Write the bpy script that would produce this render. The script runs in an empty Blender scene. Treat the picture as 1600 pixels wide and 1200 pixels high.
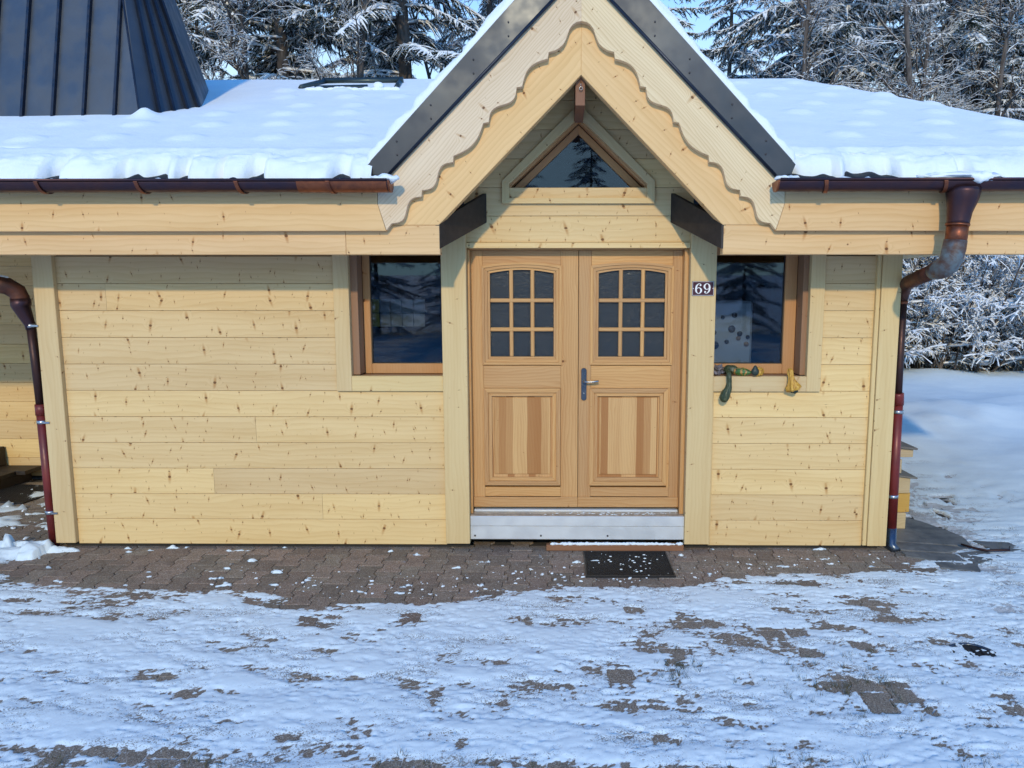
import bpy, bmesh, math, random
import numpy as np
from mathutils import Vector, Matrix
random.seed(7); RNG = np.random.default_rng(11)
R = math.radians
scene = bpy.context.scene
C = scene.collection

# ------------------------------------------------------------------ camera, sky, sun, exposure
cam_d = bpy.data.cameras.new('camera'); cam = bpy.data.objects.new('camera', cam_d); C.objects.link(cam)
cam_d.sensor_width = 36.0; cam_d.lens = 1130 / 1600 * 36; cam_d.shift_x = -65 / 1600
cam_d.clip_start = .05; cam_d.clip_end = 2000
cam.location = (-.145, -5.8, 2.10)
cam.rotation_euler = (R(90) - math.atan(1130 / 8857), 0, R(.5))
scene.camera = cam

world = bpy.data.worlds.new('World'); scene.world = world; world.use_nodes = True
wn = world.node_tree.nodes; wl = world.node_tree.links
sky = wn.new('ShaderNodeTexSky'); sky.sky_type = 'NISHITA'; sky.sun_disc = False
SUN_EL, SUN_AZ = 25.0, 183.0
sky.sun_elevation = R(SUN_EL); sky.sun_rotation = R(SUN_AZ)
sky.altitude = 1000; sky.air_density = 1.0; sky.dust_density = 1.2; sky.ozone_density = 6.0
tint = wn.new('ShaderNodeMix'); tint.data_type = 'RGBA'; tint.blend_type = 'MULTIPLY'; tint.inputs[0].default_value = 1   # winter camera balance: bluer skylight
wl.new(sky.outputs[0], tint.inputs[6]); tint.inputs[7].default_value = (.42, 1.42, 1.86, 1)
# pale winter haze low in the sky, the same all round
tc = wn.new('ShaderNodeTexCoord'); sx = wn.new('ShaderNodeSeparateXYZ'); wl.new(tc.outputs['Generated'], sx.inputs[0])
hz = wn.new('ShaderNodeMapRange'); hz.interpolation_type = 'SMOOTHSTEP'; wl.new(sx.outputs[2], hz.inputs[0])
hz.inputs[1].default_value = .20; hz.inputs[2].default_value = .50; hz.inputs[3].default_value = .88; hz.inputs[4].default_value = 0
hm = wn.new('ShaderNodeMix'); hm.data_type = 'RGBA'; wl.new(hz.outputs[0], hm.inputs[0]); wl.new(tint.outputs[2], hm.inputs[6]); hm.inputs[7].default_value = (4.3, 5.5, 6.0, 1)
wl.new(hm.outputs[2], wn['Background'].inputs['Color']); wn['Background'].inputs['Strength'].default_value = .15

sd = bpy.data.lights.new('sun', 'SUN'); sun = bpy.data.objects.new('sun', sd); C.objects.link(sun)
sd.energy = 1.7; sd.angle = R(2.0); sd.color = (1.0, .79, .46)
to_sun = Vector((math.sin(R(SUN_AZ)) * math.cos(R(SUN_EL)), math.cos(R(SUN_AZ)) * math.cos(R(SUN_EL)), math.sin(R(SUN_EL))))
sun.rotation_euler = to_sun.to_track_quat('Z', 'Y').to_euler()
scene.view_settings.view_transform = 'Standard'; scene.view_settings.look = 'None'
scene.view_settings.exposure = 0.36; scene.view_settings.gamma = 1.0
scene.view_settings.use_curve_mapping = False

# ------------------------------------------------------------------ node helpers
def new_mat(name):
    m = bpy.data.materials.new(name); m.use_nodes = True
    return m, m.node_tree.nodes, m.node_tree.links, m.node_tree.nodes['Principled BSDF']
class NT:
    def __init__(s, m): s.n = m.node_tree.nodes; s.l = m.node_tree.links
    def put(s, v, sock):
        if hasattr(v, 'is_output'): s.l.new(v, sock)
        else:
            if isinstance(v, (int, float)) and hasattr(sock.default_value, '__len__'): v = (v,) * len(sock.default_value)
            elif isinstance(v, tuple) and len(v) == 3 and len(sock.default_value) == 4: v = (*v, 1)
            sock.default_value = v
    def math(s, op, a, b=0., c=0.):
        n = s.n.new('ShaderNodeMath'); n.operation = op
        s.put(a, n.inputs[0]); s.put(b, n.inputs[1]); s.put(c, n.inputs[2]); return n.outputs[0]
    def vec(s, op, a, b=(0, 0, 0)):
        n = s.n.new('ShaderNodeVectorMath'); n.operation = op
        s.put(a, n.inputs[0]); s.put(b, n.inputs[1])
        return n.outputs['Value'] if op in ('LENGTH', 'DOT_PRODUCT', 'DISTANCE') else n.outputs[0]
    def noise(s, co, scale, detail=3, rough=.5, dist=0., dims='3D'):
        n = s.n.new('ShaderNodeTexNoise'); n.noise_dimensions = dims; s.put(co, n.inputs['Vector'])
        n.inputs['Scale'].default_value = scale; n.inputs['Detail'].default_value = detail
        n.inputs['Roughness'].default_value = rough; n.inputs['Distortion'].default_value = dist
        return n.outputs[0]
    def ramp(s, v, a, b, lo=0., hi=1., smooth=True):
        n = s.n.new('ShaderNodeMapRange'); n.interpolation_type = 'SMOOTHSTEP' if smooth else 'LINEAR'
        s.put(v, n.inputs[0]); s.put(a, n.inputs[1]); s.put(b, n.inputs[2]); s.put(lo, n.inputs[3]); s.put(hi, n.inputs[4])
        return n.outputs[0]
    def mix(s, f, a, b, mode='MIX'):
        n = s.n.new('ShaderNodeMix'); n.data_type = 'RGBA'; n.blend_type = mode
        s.put(f, n.inputs[0]); s.put(a, n.inputs[6]); s.put(b, n.inputs[7]); return n.outputs[2]
    def bump(s, h, strength=.3, dist=.002):
        n = s.n.new('ShaderNodeBump'); n.inputs['Strength'].default_value = strength; n.inputs['Distance'].default_value = dist
        s.put(h, n.inputs['Height']); return n.outputs[0]
    def uv(s): return s.n.new('ShaderNodeTexCoord').outputs['UV']
    def obj(s): return s.n.new('ShaderNodeTexCoord').outputs['Object']
    def rnd(s): return s.n.new('ShaderNodeObjectInfo').outputs['Random']
    def sep(s, v):
        n = s.n.new('ShaderNodeSeparateXYZ'); s.put(v, n.inputs[0]); return n.outputs
    def comb(s, x, y, z=0.):
        n = s.n.new('ShaderNodeCombineXYZ'); s.put(x, n.inputs[0]); s.put(y, n.inputs[1]); s.put(z, n.inputs[2]); return n.outputs[0]

def wood(name, light, dark, rings=38., ring_amt=.35, knots=.55, knot_col=(.10, .035, .012), tint=.10, rough=.62, halo=.5, strips=0.):
    m, n, l, p = new_mat(name); t = NT(m)
    uv = t.uv(); x = t.sep(uv)
    wobble = t.noise(t.vec('MULTIPLY', uv, (1.1, 4., 1)), 1., 3, .5)
    def knot(sx, sy, prob, r0, r1):
        v = n.new('ShaderNodeTexVoronoi'); v.voronoi_dimensions = '2D'; v.feature = 'F1'
        sc = t.vec('MULTIPLY', uv, (sx, sy, 1)); t.put(sc, v.inputs['Vector']); v.inputs['Scale'].default_value = 1
        d = t.vec('MULTIPLY', t.vec('SUBTRACT', sc, v.outputs['Position']), (1 / sx, 1 / sy, 0))
        c = t.sep(v.outputs['Color'])
        on = t.math('LESS_THAN', c[1], prob)
        rad = t.math('MULTIPLY_ADD', t.math('POWER', c[0], 2.), r1 - r0, r0)
        # ellipse a little longer along the grain, tail crosses the grain
        dd = t.vec('LENGTH', t.vec('MULTIPLY', d, (.8, 1., 0)))
        ds = t.sep(d)
        slant = t.math('MULTIPLY_ADD', ds[1], t.math('MULTIPLY_ADD', c[2], .9, -.45), ds[0])
        tail = t.vec('LENGTH', t.comb(slant, t.math('MULTIPLY', ds[1], .24)))
        k = t.math('MULTIPLY', t.ramp(t.math('DIVIDE', dd, rad), .55, 1., 1., 0.), on)
        h = t.math('MULTIPLY', t.ramp(t.math('DIVIDE', tail, rad), .3, 1.5, 1., 0.), on)
        bend = t.math('MULTIPLY', t.ramp(t.math('DIVIDE', dd, rad), 0., 4.5, 1., 0.), on)
        return k, h, bend
    k1, h1, b1 = knot(3.4, 7.5, knots, .004, .0135)
    k2, h2, b2 = knot(7.0, 14., knots * .62, .002, .0065)
    g = t.math('MULTIPLY_ADD', x[1], rings, t.math('MULTIPLY', wobble, rings * .16))
    g = t.math('ADD', g, t.math('MULTIPLY', b1, 1.6))
    g = t.math('ADD', g, t.math('MULTIPLY', t.rnd(), 37.))
    s = t.math('FRACT', g)
    ring = t.math('POWER', s, 2.2)
    ring = t.math('MULTIPLY', ring, t.ramp(s, 1., .88))
    big = t.noise(t.vec('MULTIPLY', uv, (.8, 9., 1)), 1., 2, .5)
    fibre = t.noise(t.vec('MULTIPLY', uv, (9., 420., 1)), 1., 2, .6)
    f = t.math('MULTIPLY', ring, ring_amt)
    f = t.math('ADD', f, t.math('MULTIPLY', t.math('SUBTRACT', big, .42), .9))
    f = t.math('ADD', f, t.math('MULTIPLY', t.math('SUBTRACT', fibre, .5), .35))
    col = t.mix(t.math('MINIMUM', t.math('MAXIMUM', f, 0.), 1.), light, dark)
    if strips:
        cell = n.new('ShaderNodeTexWhiteNoise'); cell.noise_dimensions = '1D'
        wv = t.math('ADD', x[1], t.math('MULTIPLY', t.noise(t.vec('MULTIPLY', uv, (1.5, 0., 1)), 1., 1), .03))
        t.put(t.math('FLOOR', t.math('MULTIPLY', wv, strips)), cell.inputs['W'])
        col = t.mix(t.ramp(cell.outputs[0], .40, .80, 0, .75), col, tuple(a * b for a, b in zip(dark, (.86, .8, .72))))
    dk = tuple(a * b for a, b in zip(light, (.60, .38, .20)))
    hh = t.math('MAXIMUM', h1, t.math('MULTIPLY', h2, .6))
    col = t.mix(t.math('MULTIPLY', hh, halo), col, dk)
    col = t.mix(t.math('MULTIPLY', t.math('MAXIMUM', k1, k2), .85), col, knot_col)
    val = t.math('MULTIPLY_ADD', t.rnd(), tint, 1 - tint * .5)
    col = t.mix(1., col, t.comb(val, val, t.math('MULTIPLY', val, t.math('MULTIPLY_ADD', t.rnd(), -.12, 1.06))), 'MULTIPLY')
    t.put(col, p.inputs['Base Color'])
    p.inputs['Roughness'].default_value = rough; p.inputs['Specular IOR Level'].default_value = .25
    t.put(t.bump(t.math('ADD', fibre, t.math('MULTIPLY', ring, .6)), .25, .0012), p.inputs['Normal'])
    return m

def metal(name, col, col2, rough=.4, metallic=.6, scale=6., amt=1., rbump=.0):
    m, n, l, p = new_mat(name); t = NT(m); o = t.obj()
    a = t.ramp(t.noise(o, scale, 5, .6, .3), .35, .7)
    t.put(t.mix(t.math('MULTIPLY', a, amt), col, col2), p.inputs['Base Color'])
    t.put(t.ramp(t.noise(o, scale * 3, 3), .3, .7, rough - .08, rough + .12), p.inputs['Roughness'])
    p.inputs['Metallic'].default_value = metallic
    if rbump: t.put(t.bump(t.noise(o, 3.5, 2), rbump, .02), p.inputs['Normal'])
    return m

def plain(name, col, rough=.6, metallic=0., var=.15, scale=20.):
    m, n, l, p = new_mat(name); t = NT(m)
    v = t.ramp(t.noise(t.obj(), scale, 4, .6), .3, .7, 1 - var, 1 + var)
    t.put(t.mix(1., col, t.comb(v, v, v), 'MULTIPLY'), p.inputs['Base Color'])
    p.inputs['Roughness'].default_value = rough; p.inputs['Metallic'].default_value = metallic
    return m

def snow_mat(name, fine=60.):
    m, n, l, p = new_mat(name); t = NT(m); o = t.obj()
    v = t.ramp(t.noise(o, 2.3, 4), .3, .7)
    t.put(t.mix(v, (.76, .83, .90), (.81, .87, .92)), p.inputs['Base Color'])
    p.inputs['Roughness'].default_value = .75; p.inputs['Specular IOR Level'].default_value = .25
    h = t.math('ADD', t.noise(o, fine, 5, .65), t.math('MULTIPLY', t.noise(o, fine * .17, 4, .6), 2.5))
    t.put(t.bump(h, .35, .01), p.inputs['Normal'])
    return m

M = {}
M['clad'] = wood('pale_spruce_cladding', (.71, .51, .255), (.50, .29, .095), 24, .30, 1.0, (.11, .042, .013), .20, .55, .70)
M['clad_v'] = wood('pale_spruce_post', (.64, .475, .245), (.50, .315, .13), 34, .28, .34)
M['beam'] = wood('spruce_beam', (.73, .475, .235), (.53, .285, .09), 26, .34, .46, tint=.08, halo=.7)
M['barge'] = wood('rough_sawn_bargeboard', (.76, .59, .385), (.50, .33, .17), 46, .55, .38, tint=.06, rough=.75)
M['door'] = wood('larch_door_timber', (.56, .32, .135), (.38, .165, .052), 44, .5, .06, tint=.22, rough=.42)
M['door_panel'] = wood('larch_door_panel', (.60, .36, .16), (.36, .145, .045), 44, .35, .04, tint=.05, rough=.42, strips=17.)
M['frame'] = wood('larch_window_frame', (.50, .26, .11), (.38, .165, .06), 40, .3, .18, tint=.1, rough=.5)
M['reveal'] = wood('brown_reveal_board', (.30, .165, .09), (.22, .11, .055), 40, .3, .18, tint=.1, rough=.6)
M['dark'] = plain('dark_stained_timber', (.022, .016, .013), .6, 0, .3)
M['redwood'] = wood('red_brown_block', (.25, .125, .07), (.18, .06, .03), 60, .3, .05)
M['zinc'] = metal('charcoal_roof_metal', (.060, .074, .098), (.075, .090, .115), .42, .55, 1.5, 1., .12)
M['zinc_verge'] = metal('charcoal_verge_metal', (.030, .037, .050), (.042, .052, .068), .38, .45, 1.5, 1., .12)
M['copper_mid'] = metal('dull_copper', (.13, .048, .030), (.06, .03, .026), .52, .6, 9., 1.)
M['zinc_edge'] = metal('dark_folded_metal', (.012, .018, .034), (.02, .026, .045), .35, .5)
M['tile'] = plain('black_roof_tile', (.012, .012, .014), .7)
M['copper'] = metal('weathered_copper', (.075, .034, .036), (.045, .030, .045), .38, .75, 4., 1.)
M['copper_new'] = metal('bright_copper', (.26, .085, .040), (.13, .045, .030), .42, .75, 9., 1.)
M['patina'] = metal('patinated_copper', (.10, .05, .035), (.15, .21, .24), .55, .4, 11., .9)
M['brown_pipe'] = metal('brown_copper_pipe', (.055, .022, .018), (.035, .02, .022), .45, .6, 9.)
M['red_pipe'] = metal('red_painted_steel', (.17, .018, .014), (.10, .012, .012), .42, .1, 4.)
M['steel'] = metal('galvanised_clamp', (.45, .47, .5), (.3, .32, .35), .3, .9)
M['alu'] = metal('aluminium_sill', (.66, .68, .70), (.60, .62, .645), .42, .35, 3.)
M['stone'] = plain('brown_stone_threshold', (.30, .235, .175), .35, 0, .25, 30)
M['snow'] = snow_mat('roof_snow')
M['clamp'] = M['steel']
M['rubber'] = plain('black_rubber', (.010, .010, .012), .55)
M['handle'] = metal('blue_grey_steel', (.085, .105, .145), (.07, .09, .12), .3, .8)
M['chrome'] = metal('brushed_lever', (.35, .36, .38), (.28, .29, .31), .22, .95)
M['black'] = plain('seal_black', (.006, .006, .007), .5)
M['inside'] = plain('dark_interior', (.020, .019, .018), .8)  # room darkness put into the colour: near black so the inside looks unlit
M['plate'] = plain('maroon_enamel', (.060, .014, .022), .22, 0, .05)
M['white'] = plain('white_enamel', (.80, .80, .82), .3, 0, .03)
M['fridge'] = plain('pale_fridge', (.34, .38, .41), .35, 0, .03)
M['magnet'] = plain('dark_magnet', (.03, .03, .035), .5)
M['magnet2'] = plain('tan_magnet', (.25, .17, .10), .5)
M['bandwhite'] = plain('pale_band_panel', (.16, .17, .155), .3, 0, .08)
M['glintyel'] = plain('yellow_glint_panel', (.55, .45, .08), .3, 0, .08)  # yellow stands in for the small glint in the left pane
M['orange'] = plain('orange_varnish', (.42, .13, .035), .4, 0, .3, 12)
M['screw'] = plain('dark_screw', (.05, .04, .04), .5)

def glass(name, rough=0.02, tint=(.72, .76, .80), bump=0., ior=1.5):
    m, n, l, p = new_mat(name); t = NT(m); n.remove(p)
    out = n['Material Output']
    g = n.new('ShaderNodeBsdfGlossy'); g.inputs['Roughness'].default_value = rough; g.inputs['Color'].default_value = (.85, .9, 1, 1)
    tr = n.new('ShaderNodeBsdfTransparent'); tr.inputs['Color'].default_value = (*tint, 1)
    fr = n.new('ShaderNodeFresnel'); fr.inputs['IOR'].default_value = ior
    mx = n.new('ShaderNodeMixShader'); l.new(fr.outputs[0], mx.inputs[0]); l.new(tr.outputs[0], mx.inputs[1]); l.new(g.outputs[0], mx.inputs[2])
    if bump:
        v = n.new('ShaderNodeTexVoronoi'); v.feature = 'SMOOTH_F1'
        t.put(t.vec('MULTIPLY', t.vec('ADD', t.obj(), t.comb(t.noise(t.obj(), 9.), t.noise(t.obj(), 7.), t.noise(t.obj(), 8.))), (1, 1, 1.3)), v.inputs['Vector'])
        v.inputs['Scale'].default_value = 34
        b = t.bump(v.outputs['Distance'], bump, .030); l.new(b, g.inputs['Normal']); l.new(b, fr.inputs['Normal'])
    if bump:
        pr = n.new('ShaderNodeBsdfPrincipled'); pr.inputs['Base Color'].default_value = (.030, .036, .043, 1); pr.inputs['Roughness'].default_value = .30
        sv = n.new('ShaderNodeTexVoronoi'); sv.feature = 'SMOOTH_F1'; o_ = t.obj()
        wv_ = t.comb(t.noise(o_, 11.), t.noise(o_, 13.), t.noise(o_, 12.))
        t.put(t.vec('MULTIPLY', t.vec('ADD', t.vec('MULTIPLY', o_, (1, 1, 1)), t.vec('MULTIPLY', wv_, (.12, .12, .12))), (12, 12, 38)), sv.inputs['Vector']); sv.inputs['Scale'].default_value = 2.2
        l.new(t.bump(sv.outputs['Distance'], .30, .004), pr.inputs['Normal'])
        m2_ = n.new('ShaderNodeMixShader'); m2_.inputs[0].default_value = .62; l.new(mx.outputs[0], m2_.inputs[1]); l.new(pr.outputs[0], m2_.inputs[2]); l.new(m2_.outputs[0], out.inputs[0]); return m
    l.new(mx.outputs[0], out.inputs[0]); return m
M['glass'] = glass('window_glass')
M['rain_glass'] = glass('textured_door_glass', .12, (.30, .33, .37), .35, 1.45)

# ------------------------------------------------------------------ mesh helpers
def props(o, label=None, cat=None, group=None, kind=None):
    if label: o['label'] = label
    if cat: o['category'] = cat
    if group: o['group'] = group
    if kind: o['kind'] = kind
    return o
def link(name, me, parent=None, mats=()):
    o = bpy.data.objects.new(name, me); C.objects.link(o)
    if parent is not None: o.parent = parent
    if not isinstance(mats, (list, tuple)): mats = (mats,)
    if not len(me.materials):
        for m in mats: me.materials.append(M[m] if isinstance(m, str) else m)
    return o
def empty(name, loc, label, cat, group=None):
    o = bpy.data.objects.new(name, None); C.objects.link(o); o.location = loc; o.empty_display_size = .1
    return props(o, label, cat, group)
AX = {'x': Vector((1, 0, 0)), 'y': Vector((0, 1, 0)), 'z': Vector((0, 0, 1))}
def uvmap(bm, g):
    g = (AX[g] if isinstance(g, str) else Vector(g)).normalized()
    ly = bm.loops.layers.uv.verify(); ox, oy = random.uniform(0, 60), random.uniform(0, 60)
    for f in bm.faces:
        n = f.normal; a = g
        if abs(n.dot(g)) > .9: a = Vector((0, 0, 1)) if abs(n.z) < .9 else Vector((1, 0, 0))
        b = n.cross(a).normalized(); a2 = b.cross(n)
        for lp in f.loops: lp[ly].uv = (lp.vert.co.dot(a2) + ox, lp.vert.co.dot(b) + oy)
def finish(bm, name, mat, parent=None, grain='x', bevel=0., smooth=False, seg=1):
    bmesh.ops.recalc_face_normals(bm, faces=bm.faces)
    if bevel: bmesh.ops.bevel(bm, geom=[e for e in bm.edges if e.calc_face_angle(0) > .5], offset=bevel, segments=seg, affect='EDGES', clamp_overlap=True)
    bm.normal_update(); uvmap(bm, grain)
    me = bpy.data.meshes.new(name); bm.to_mesh(me); bm.free()
    if smooth:
        me.polygons.foreach_set('use_smooth', [True] * len(me.polygons))
    return link(name, me, parent, mat)
def add_box(bm, x0, x1, y0, y1, z0, z1):
    v = [bm.verts.new(p) for p in ((x0, y0, z0), (x1, y0, z0), (x1, y1, z0), (x0, y1, z0), (x0, y0, z1), (x1, y0, z1), (x1, y1, z1), (x0, y1, z1))]
    for q in ((0, 1, 5, 4), (1, 2, 6, 5), (2, 3, 7, 6), (3, 0, 4, 7), (4, 5, 6, 7), (3, 2, 1, 0)): bm.faces.new([v[i] for i in q])
def box(name, b, mat, parent=None, grain='x', bevel=.003):
    bm = bmesh.new(); add_box(bm, *b); return finish(bm, name, mat, parent, grain, bevel)
def add_prism(bm, pts, y0, y1):
    a = [bm.verts.new((x, y0, z)) for x, z in pts]; b = [bm.verts.new((x, y1, z)) for x, z in pts]; n = len(pts)
    bm.faces.new(a); bm.faces.new(b[::-1])
    for i in range(n): bm.faces.new((a[i], b[i], b[(i + 1) % n], a[(i + 1) % n]))
def prism(name, pts, y0, y1, mat, parent=None, grain='x', bevel=.002):
    bm = bmesh.new(); add_prism(bm, pts, y0, y1); return finish(bm, name, mat, parent, grain, bevel)
def poly3(name, faces, mat, parent=None, grain='x'):
    bm = bmesh.new()
    for f in faces: bm.faces.new([bm.verts.new(p) for p in f])
    bmesh.ops.remove_doubles(bm, verts=bm.verts, dist=1e-5)
    return finish(bm, name, mat, parent, grain)
def add_tube(bm, pts, rad, sides=14, cap=True):
    pts = [Vector(p) for p in pts]; rings = []
    if not hasattr(rad, '__len__'): rad = [rad] * len(pts)
    up = None
    for i, p in enumerate(pts):
        t = (pts[min(i + 1, len(pts) - 1)] - pts[max(i - 1, 0)]).normalized()
        if up is None: up = Vector((0, 0, 1)) if abs(t.z) < .9 else Vector((1, 0, 0))
        s = t.cross(up).normalized(); up = s.cross(t).normalized()
        rings.append([bm.verts.new(p + (s * math.cos(a) + up * math.sin(a)) * rad[i]) for a in [2 * math.pi * k / sides for k in range(sides)]])
    for a, b in zip(rings, rings[1:]):
        for k in range(sides): bm.faces.new((a[k], a[(k + 1) % sides], b[(k + 1) % sides], b[k]))
    if cap: bm.faces.new(rings[0][::-1]); bm.faces.new(rings[-1])
def tube(name, pts, rad, mat, parent=None, sides=14):
    bm = bmesh.new(); add_tube(bm, pts, rad, sides); return finish(bm, name, mat, parent, 'z', 0, True)
def np_mesh(name, V, F, smooth=False, matidx=None):
    V = np.ascontiguousarray(V, dtype=np.float32); F = np.ascontiguousarray(F, dtype=np.int32); k = F.shape[1]
    me = bpy.data.meshes.new(name); me.vertices.add(len(V)); me.vertices.foreach_set('co', V.ravel())
    me.loops.add(F.size); me.loops.foreach_set('vertex_index', F.ravel())
    me.polygons.add(len(F)); me.polygons.foreach_set('loop_start', np.arange(0, F.size, k, dtype=np.int32))
    if smooth: me.polygons.foreach_set('use_smooth', np.ones(len(F), dtype=bool))
    if matidx is not None: me.polygons.foreach_set('material_index', np.asarray(matidx, dtype=np.int32))
    me.update(); me.validate(); return me

# value noise in numpy
def _hash(ix, iy, s):
    h = (ix.astype(np.int64) * 374761393 + iy.astype(np.int64) * 668265263 + s * 1442695041) & 0x7fffffff
    h = ((h ^ (h >> 13)) * 1274126177) & 0x7fffffff
    return ((h ^ (h >> 16)) & 0xffffff) / float(0xffffff)
def vnoise(x, y, s=0):
    ix, iy = np.floor(x), np.floor(y); fx, fy = x - ix, y - iy
    fx = fx * fx * (3 - 2 * fx); fy = fy * fy * (3 - 2 * fy)
    a = _hash(ix, iy, s); b = _hash(ix + 1, iy, s); c = _hash(ix, iy + 1, s); d = _hash(ix + 1, iy + 1, s)
    return (a * (1 - fx) + b * fx) * (1 - fy) + (c * (1 - fx) + d * fx) * fy
def fbm(x, y, o=4, s=0, g=.5):
    r = 0; a = 1; t = 0
    for i in range(o): r = r + a * vnoise(x * 2 ** i + 17.3 * i, y * 2 ** i + 9.1 * i, s + i); t += a; a *= g
    return r / t
def sstep(x, a, b):
    t = np.clip((x - a) / (b - a), 0, 1); return t * t * (3 - 2 * t)
def grid_faces(nx, ny):
    i = np.arange(nx * ny).reshape(ny, nx)
    return np.stack([i[:-1, :-1].ravel(), i[:-1, 1:].ravel(), i[1:, 1:].ravel(), i[1:, :-1].ravel()], 1)

# ================================================================== GROUND
BARE = np.array([(-4.9, -.40), (-4.35, -.55), (-4.1, -.66), (-3.2, -.80), (-2.3, -.82), (-1.8, -1.0), (-1.37, -1.02), (-.92, -1.0), (-.6, -.86), (-.36, -.66), (.1, -.72), (.8, -.70), (1.1, -.5), (1.8, -.46), (2.5, -.33), (2.9, -.1), (3.2, .1)])
PATCH = [(.43, -1.57, .16, .07), (.86, -1.58, .26, .09), (.70, -1.38, .16, .05), (1.15, -1.50, .14, .06), (.52, -1.90, .10, .10), (1.38, -1.45, .30, .05), (1.30, -1.75, .16, .12), (1.42, -2.15, .24, .08),
         (-1.55, -1.75, .16, .06), (-1.1, -1.35, .12, .05), (-.55, -1.62, .14, .06), (-.45, -1.85, .08, .05), (-1.9, -2.2, .30, .06), (-2.3, -2.05, .18, .05), (-1.45, -2.05, .22, .04), (-.6, -2.12, .30, .06),
         (.02, -1.35, .18, .05), (.1, -1.15, .12, .07), (-3.6, -1.25, .20, .05), (-3.9, -1.05, .15, .05), (-2.6, -1.22, .22, .05), (-1.2, -2.45, .22, .08), (.25, -2.35, .30, .08), (-2.0, -1.15, .10, .03),
         (1.0, -2.62, .3, .06), (.35, -2.6, .2, .05), (2.1, -1.3, .2, .05), (1.9, -1.05, .3, .05), (1.5, -.72, .25, .04), (2.9, -.45, .3, .07), (-1.7, -1.55, .25, .04), (-.1, -.98, .2, .05), (2.25, -1.78, .14, .10),
         (-2.1, -2.72, .5, .05), (-.9, -2.76, .5, .05), (.3, -2.8, .6, .06), (3.2, .5, .25, .2), (3.7, 1.2, .3, .12)]
PW, PL, A, G = .165, .235, .0155, .0022
def snow_height(x, y):
    big = fbm(x * .9, y * 1.5, 3, 3) - .5
    mid = fbm(x * 3.1 + 2 * big, y * 8.5 + x * 1.2, 4, 21) - .5
    fine = fbm(x * 26, y * 60 + x * 9, 3, 40) - .5
    grit = vnoise(x * 95, y * 120, 61) - .5
    h = .0030 + .008 * big + .036 * mid + .020 * fine + .010 * grit
    # snow wears off the paver faces and stays in the joints
    ci = np.round((x - .03) / PW); ry = (y + .045) / PL - .5 * (np.mod(ci, 2) > .5); rj = np.round(ry)
    cr_ = _hash(ci, rj, 5); half = _hash(ci, np.floor(ry * 2), 6)
    ex = np.minimum(.5 - np.abs((x - .03) / PW - ci), .5 - np.abs(ry - rj)); face = sstep(ex, .02, .12)
    zone = sstep(fbm(x * .8, y * 1.4, 3, 33), .28, .58)
    h = h - face * zone * np.where(x > 3.2, 0, 1) * (.0105 * cr_ ** 3 + .0075 * half ** 4 + .0010)
    top = .0060 + .004 * big; h = np.where(h > top, top + (h - top) * .12, h) + .0012 * fine + .0010 * grit + .005 * (fbm(x * 1.3, y * 1.7, 3, 13) - .5)
    yb = np.interp(x, BARE[:, 0], BARE[:, 1]) + .05 * (fbm(x * 5, y * 5, 3, 9) - .5) * 2 + .05 * fine
    front = sstep(yb - y, -.015, .10)                         # 0 in the swept strip, 1 on the snow
    swept = (x > -5.6) & (y > yb - .2)
    strip = np.where((y > yb - .12) & (y < 2.4) & (x < 3.35), 1 - front, 0.)
    side = sstep(x, 2.75, 3.5 + .5 * (fbm(x * 2, y * 2, 3, 77) - .5))     # right of the house: snow again
    strip = strip * (1 - np.where(y > -.2, side, 0))
    nook = np.where((x < -4.35) & (y > -.6), 1., 0.)
    h = h + np.where(front > .4, .010 * sstep(yb - y, .0, .35), 0)
    h = h - strip * .050 * (1 - .0 * nook)
    # scattered crumbs in the strip
    cr = fbm(x * 7, y * 13, 3, 90); h = h + strip * np.where(cr > .76, .049 + (cr - .76) * .12, 0)
    cn = fbm(x * 3.2, y * 5.5, 3, 95); h = h + strip * nook * np.where(cn > .56, .045 + (cn - .56) * .1, 0)
    lump = np.exp(-(((x + 4.62) / .42) ** 2 + ((y + .12) / .16) ** 2)) + np.exp(-(((x + 4.85) / .45) ** 2 + ((y + .42) / .22) ** 2)) + .7 * np.exp(-(((x + 4.2) / .16) ** 2 + ((y + .08) / .05) ** 2))
    h = h + np.clip(lump, 0, 1) * (.085 + .05 * mid)
    for (px, py, rx, ry) in PATCH:
        d = ((x - px) / rx) ** 2 + ((y - py) / ry) ** 2
        h = h - .011 * np.exp(-d) * (.6 + .8 * (fbm(x * 9, y * 15, 2, 120)))
    # broad drifts away from the trodden yard
    far = sstep(np.maximum(np.maximum(x - 3.3, y - 2.), np.maximum(-y - 3.3, -x - 6.5)), 0, 3.5)
    h = h + far * (.05 + .22 * (fbm(x * .45, y * .45, 4, 150) - .35))
    d2 = np.maximum(np.hypot(x, y) - 30, 0); h = h + d2 * .03 + .8 * sstep(d2, 0, 60) * fbm(x * .03, y * .03, 3, 160)
    h = h + .10 * np.exp(-((y - 11.2 - .4 * np.sin(x)) / 1.5) ** 2) * sstep(x, 4., 6.5) * (.5 + fbm(x * .9, y * .9, 3, 190)) + .10 * sstep(x, 3.5, 6) * sstep(y, 1, 7) * (fbm(x * 1.1, y * .8, 4, 195))
    # lumpy band of ploughed snow to the right rear
    band = np.exp(-((y - (5.6 + .25 * (x - 5))) / .9) ** 2) * sstep(x, 3.8, 5.2)
    h = h + band * .26 * fbm(x * 2.6, y * 3., 4, 170) + far * .02 * fine
    return h
def axis(lo, a, b, hi, step, grow=1.13):
    m = list(np.arange(a, b, step)); l, s = [], step
    x = a
    while x > lo: s *= grow; x -= s; l.append(x)
    r, s, x = [], step, m[-1]
    while x < hi: s *= grow; x += s; r.append(x)
    return np.array(l[::-1] + m + r)
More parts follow.
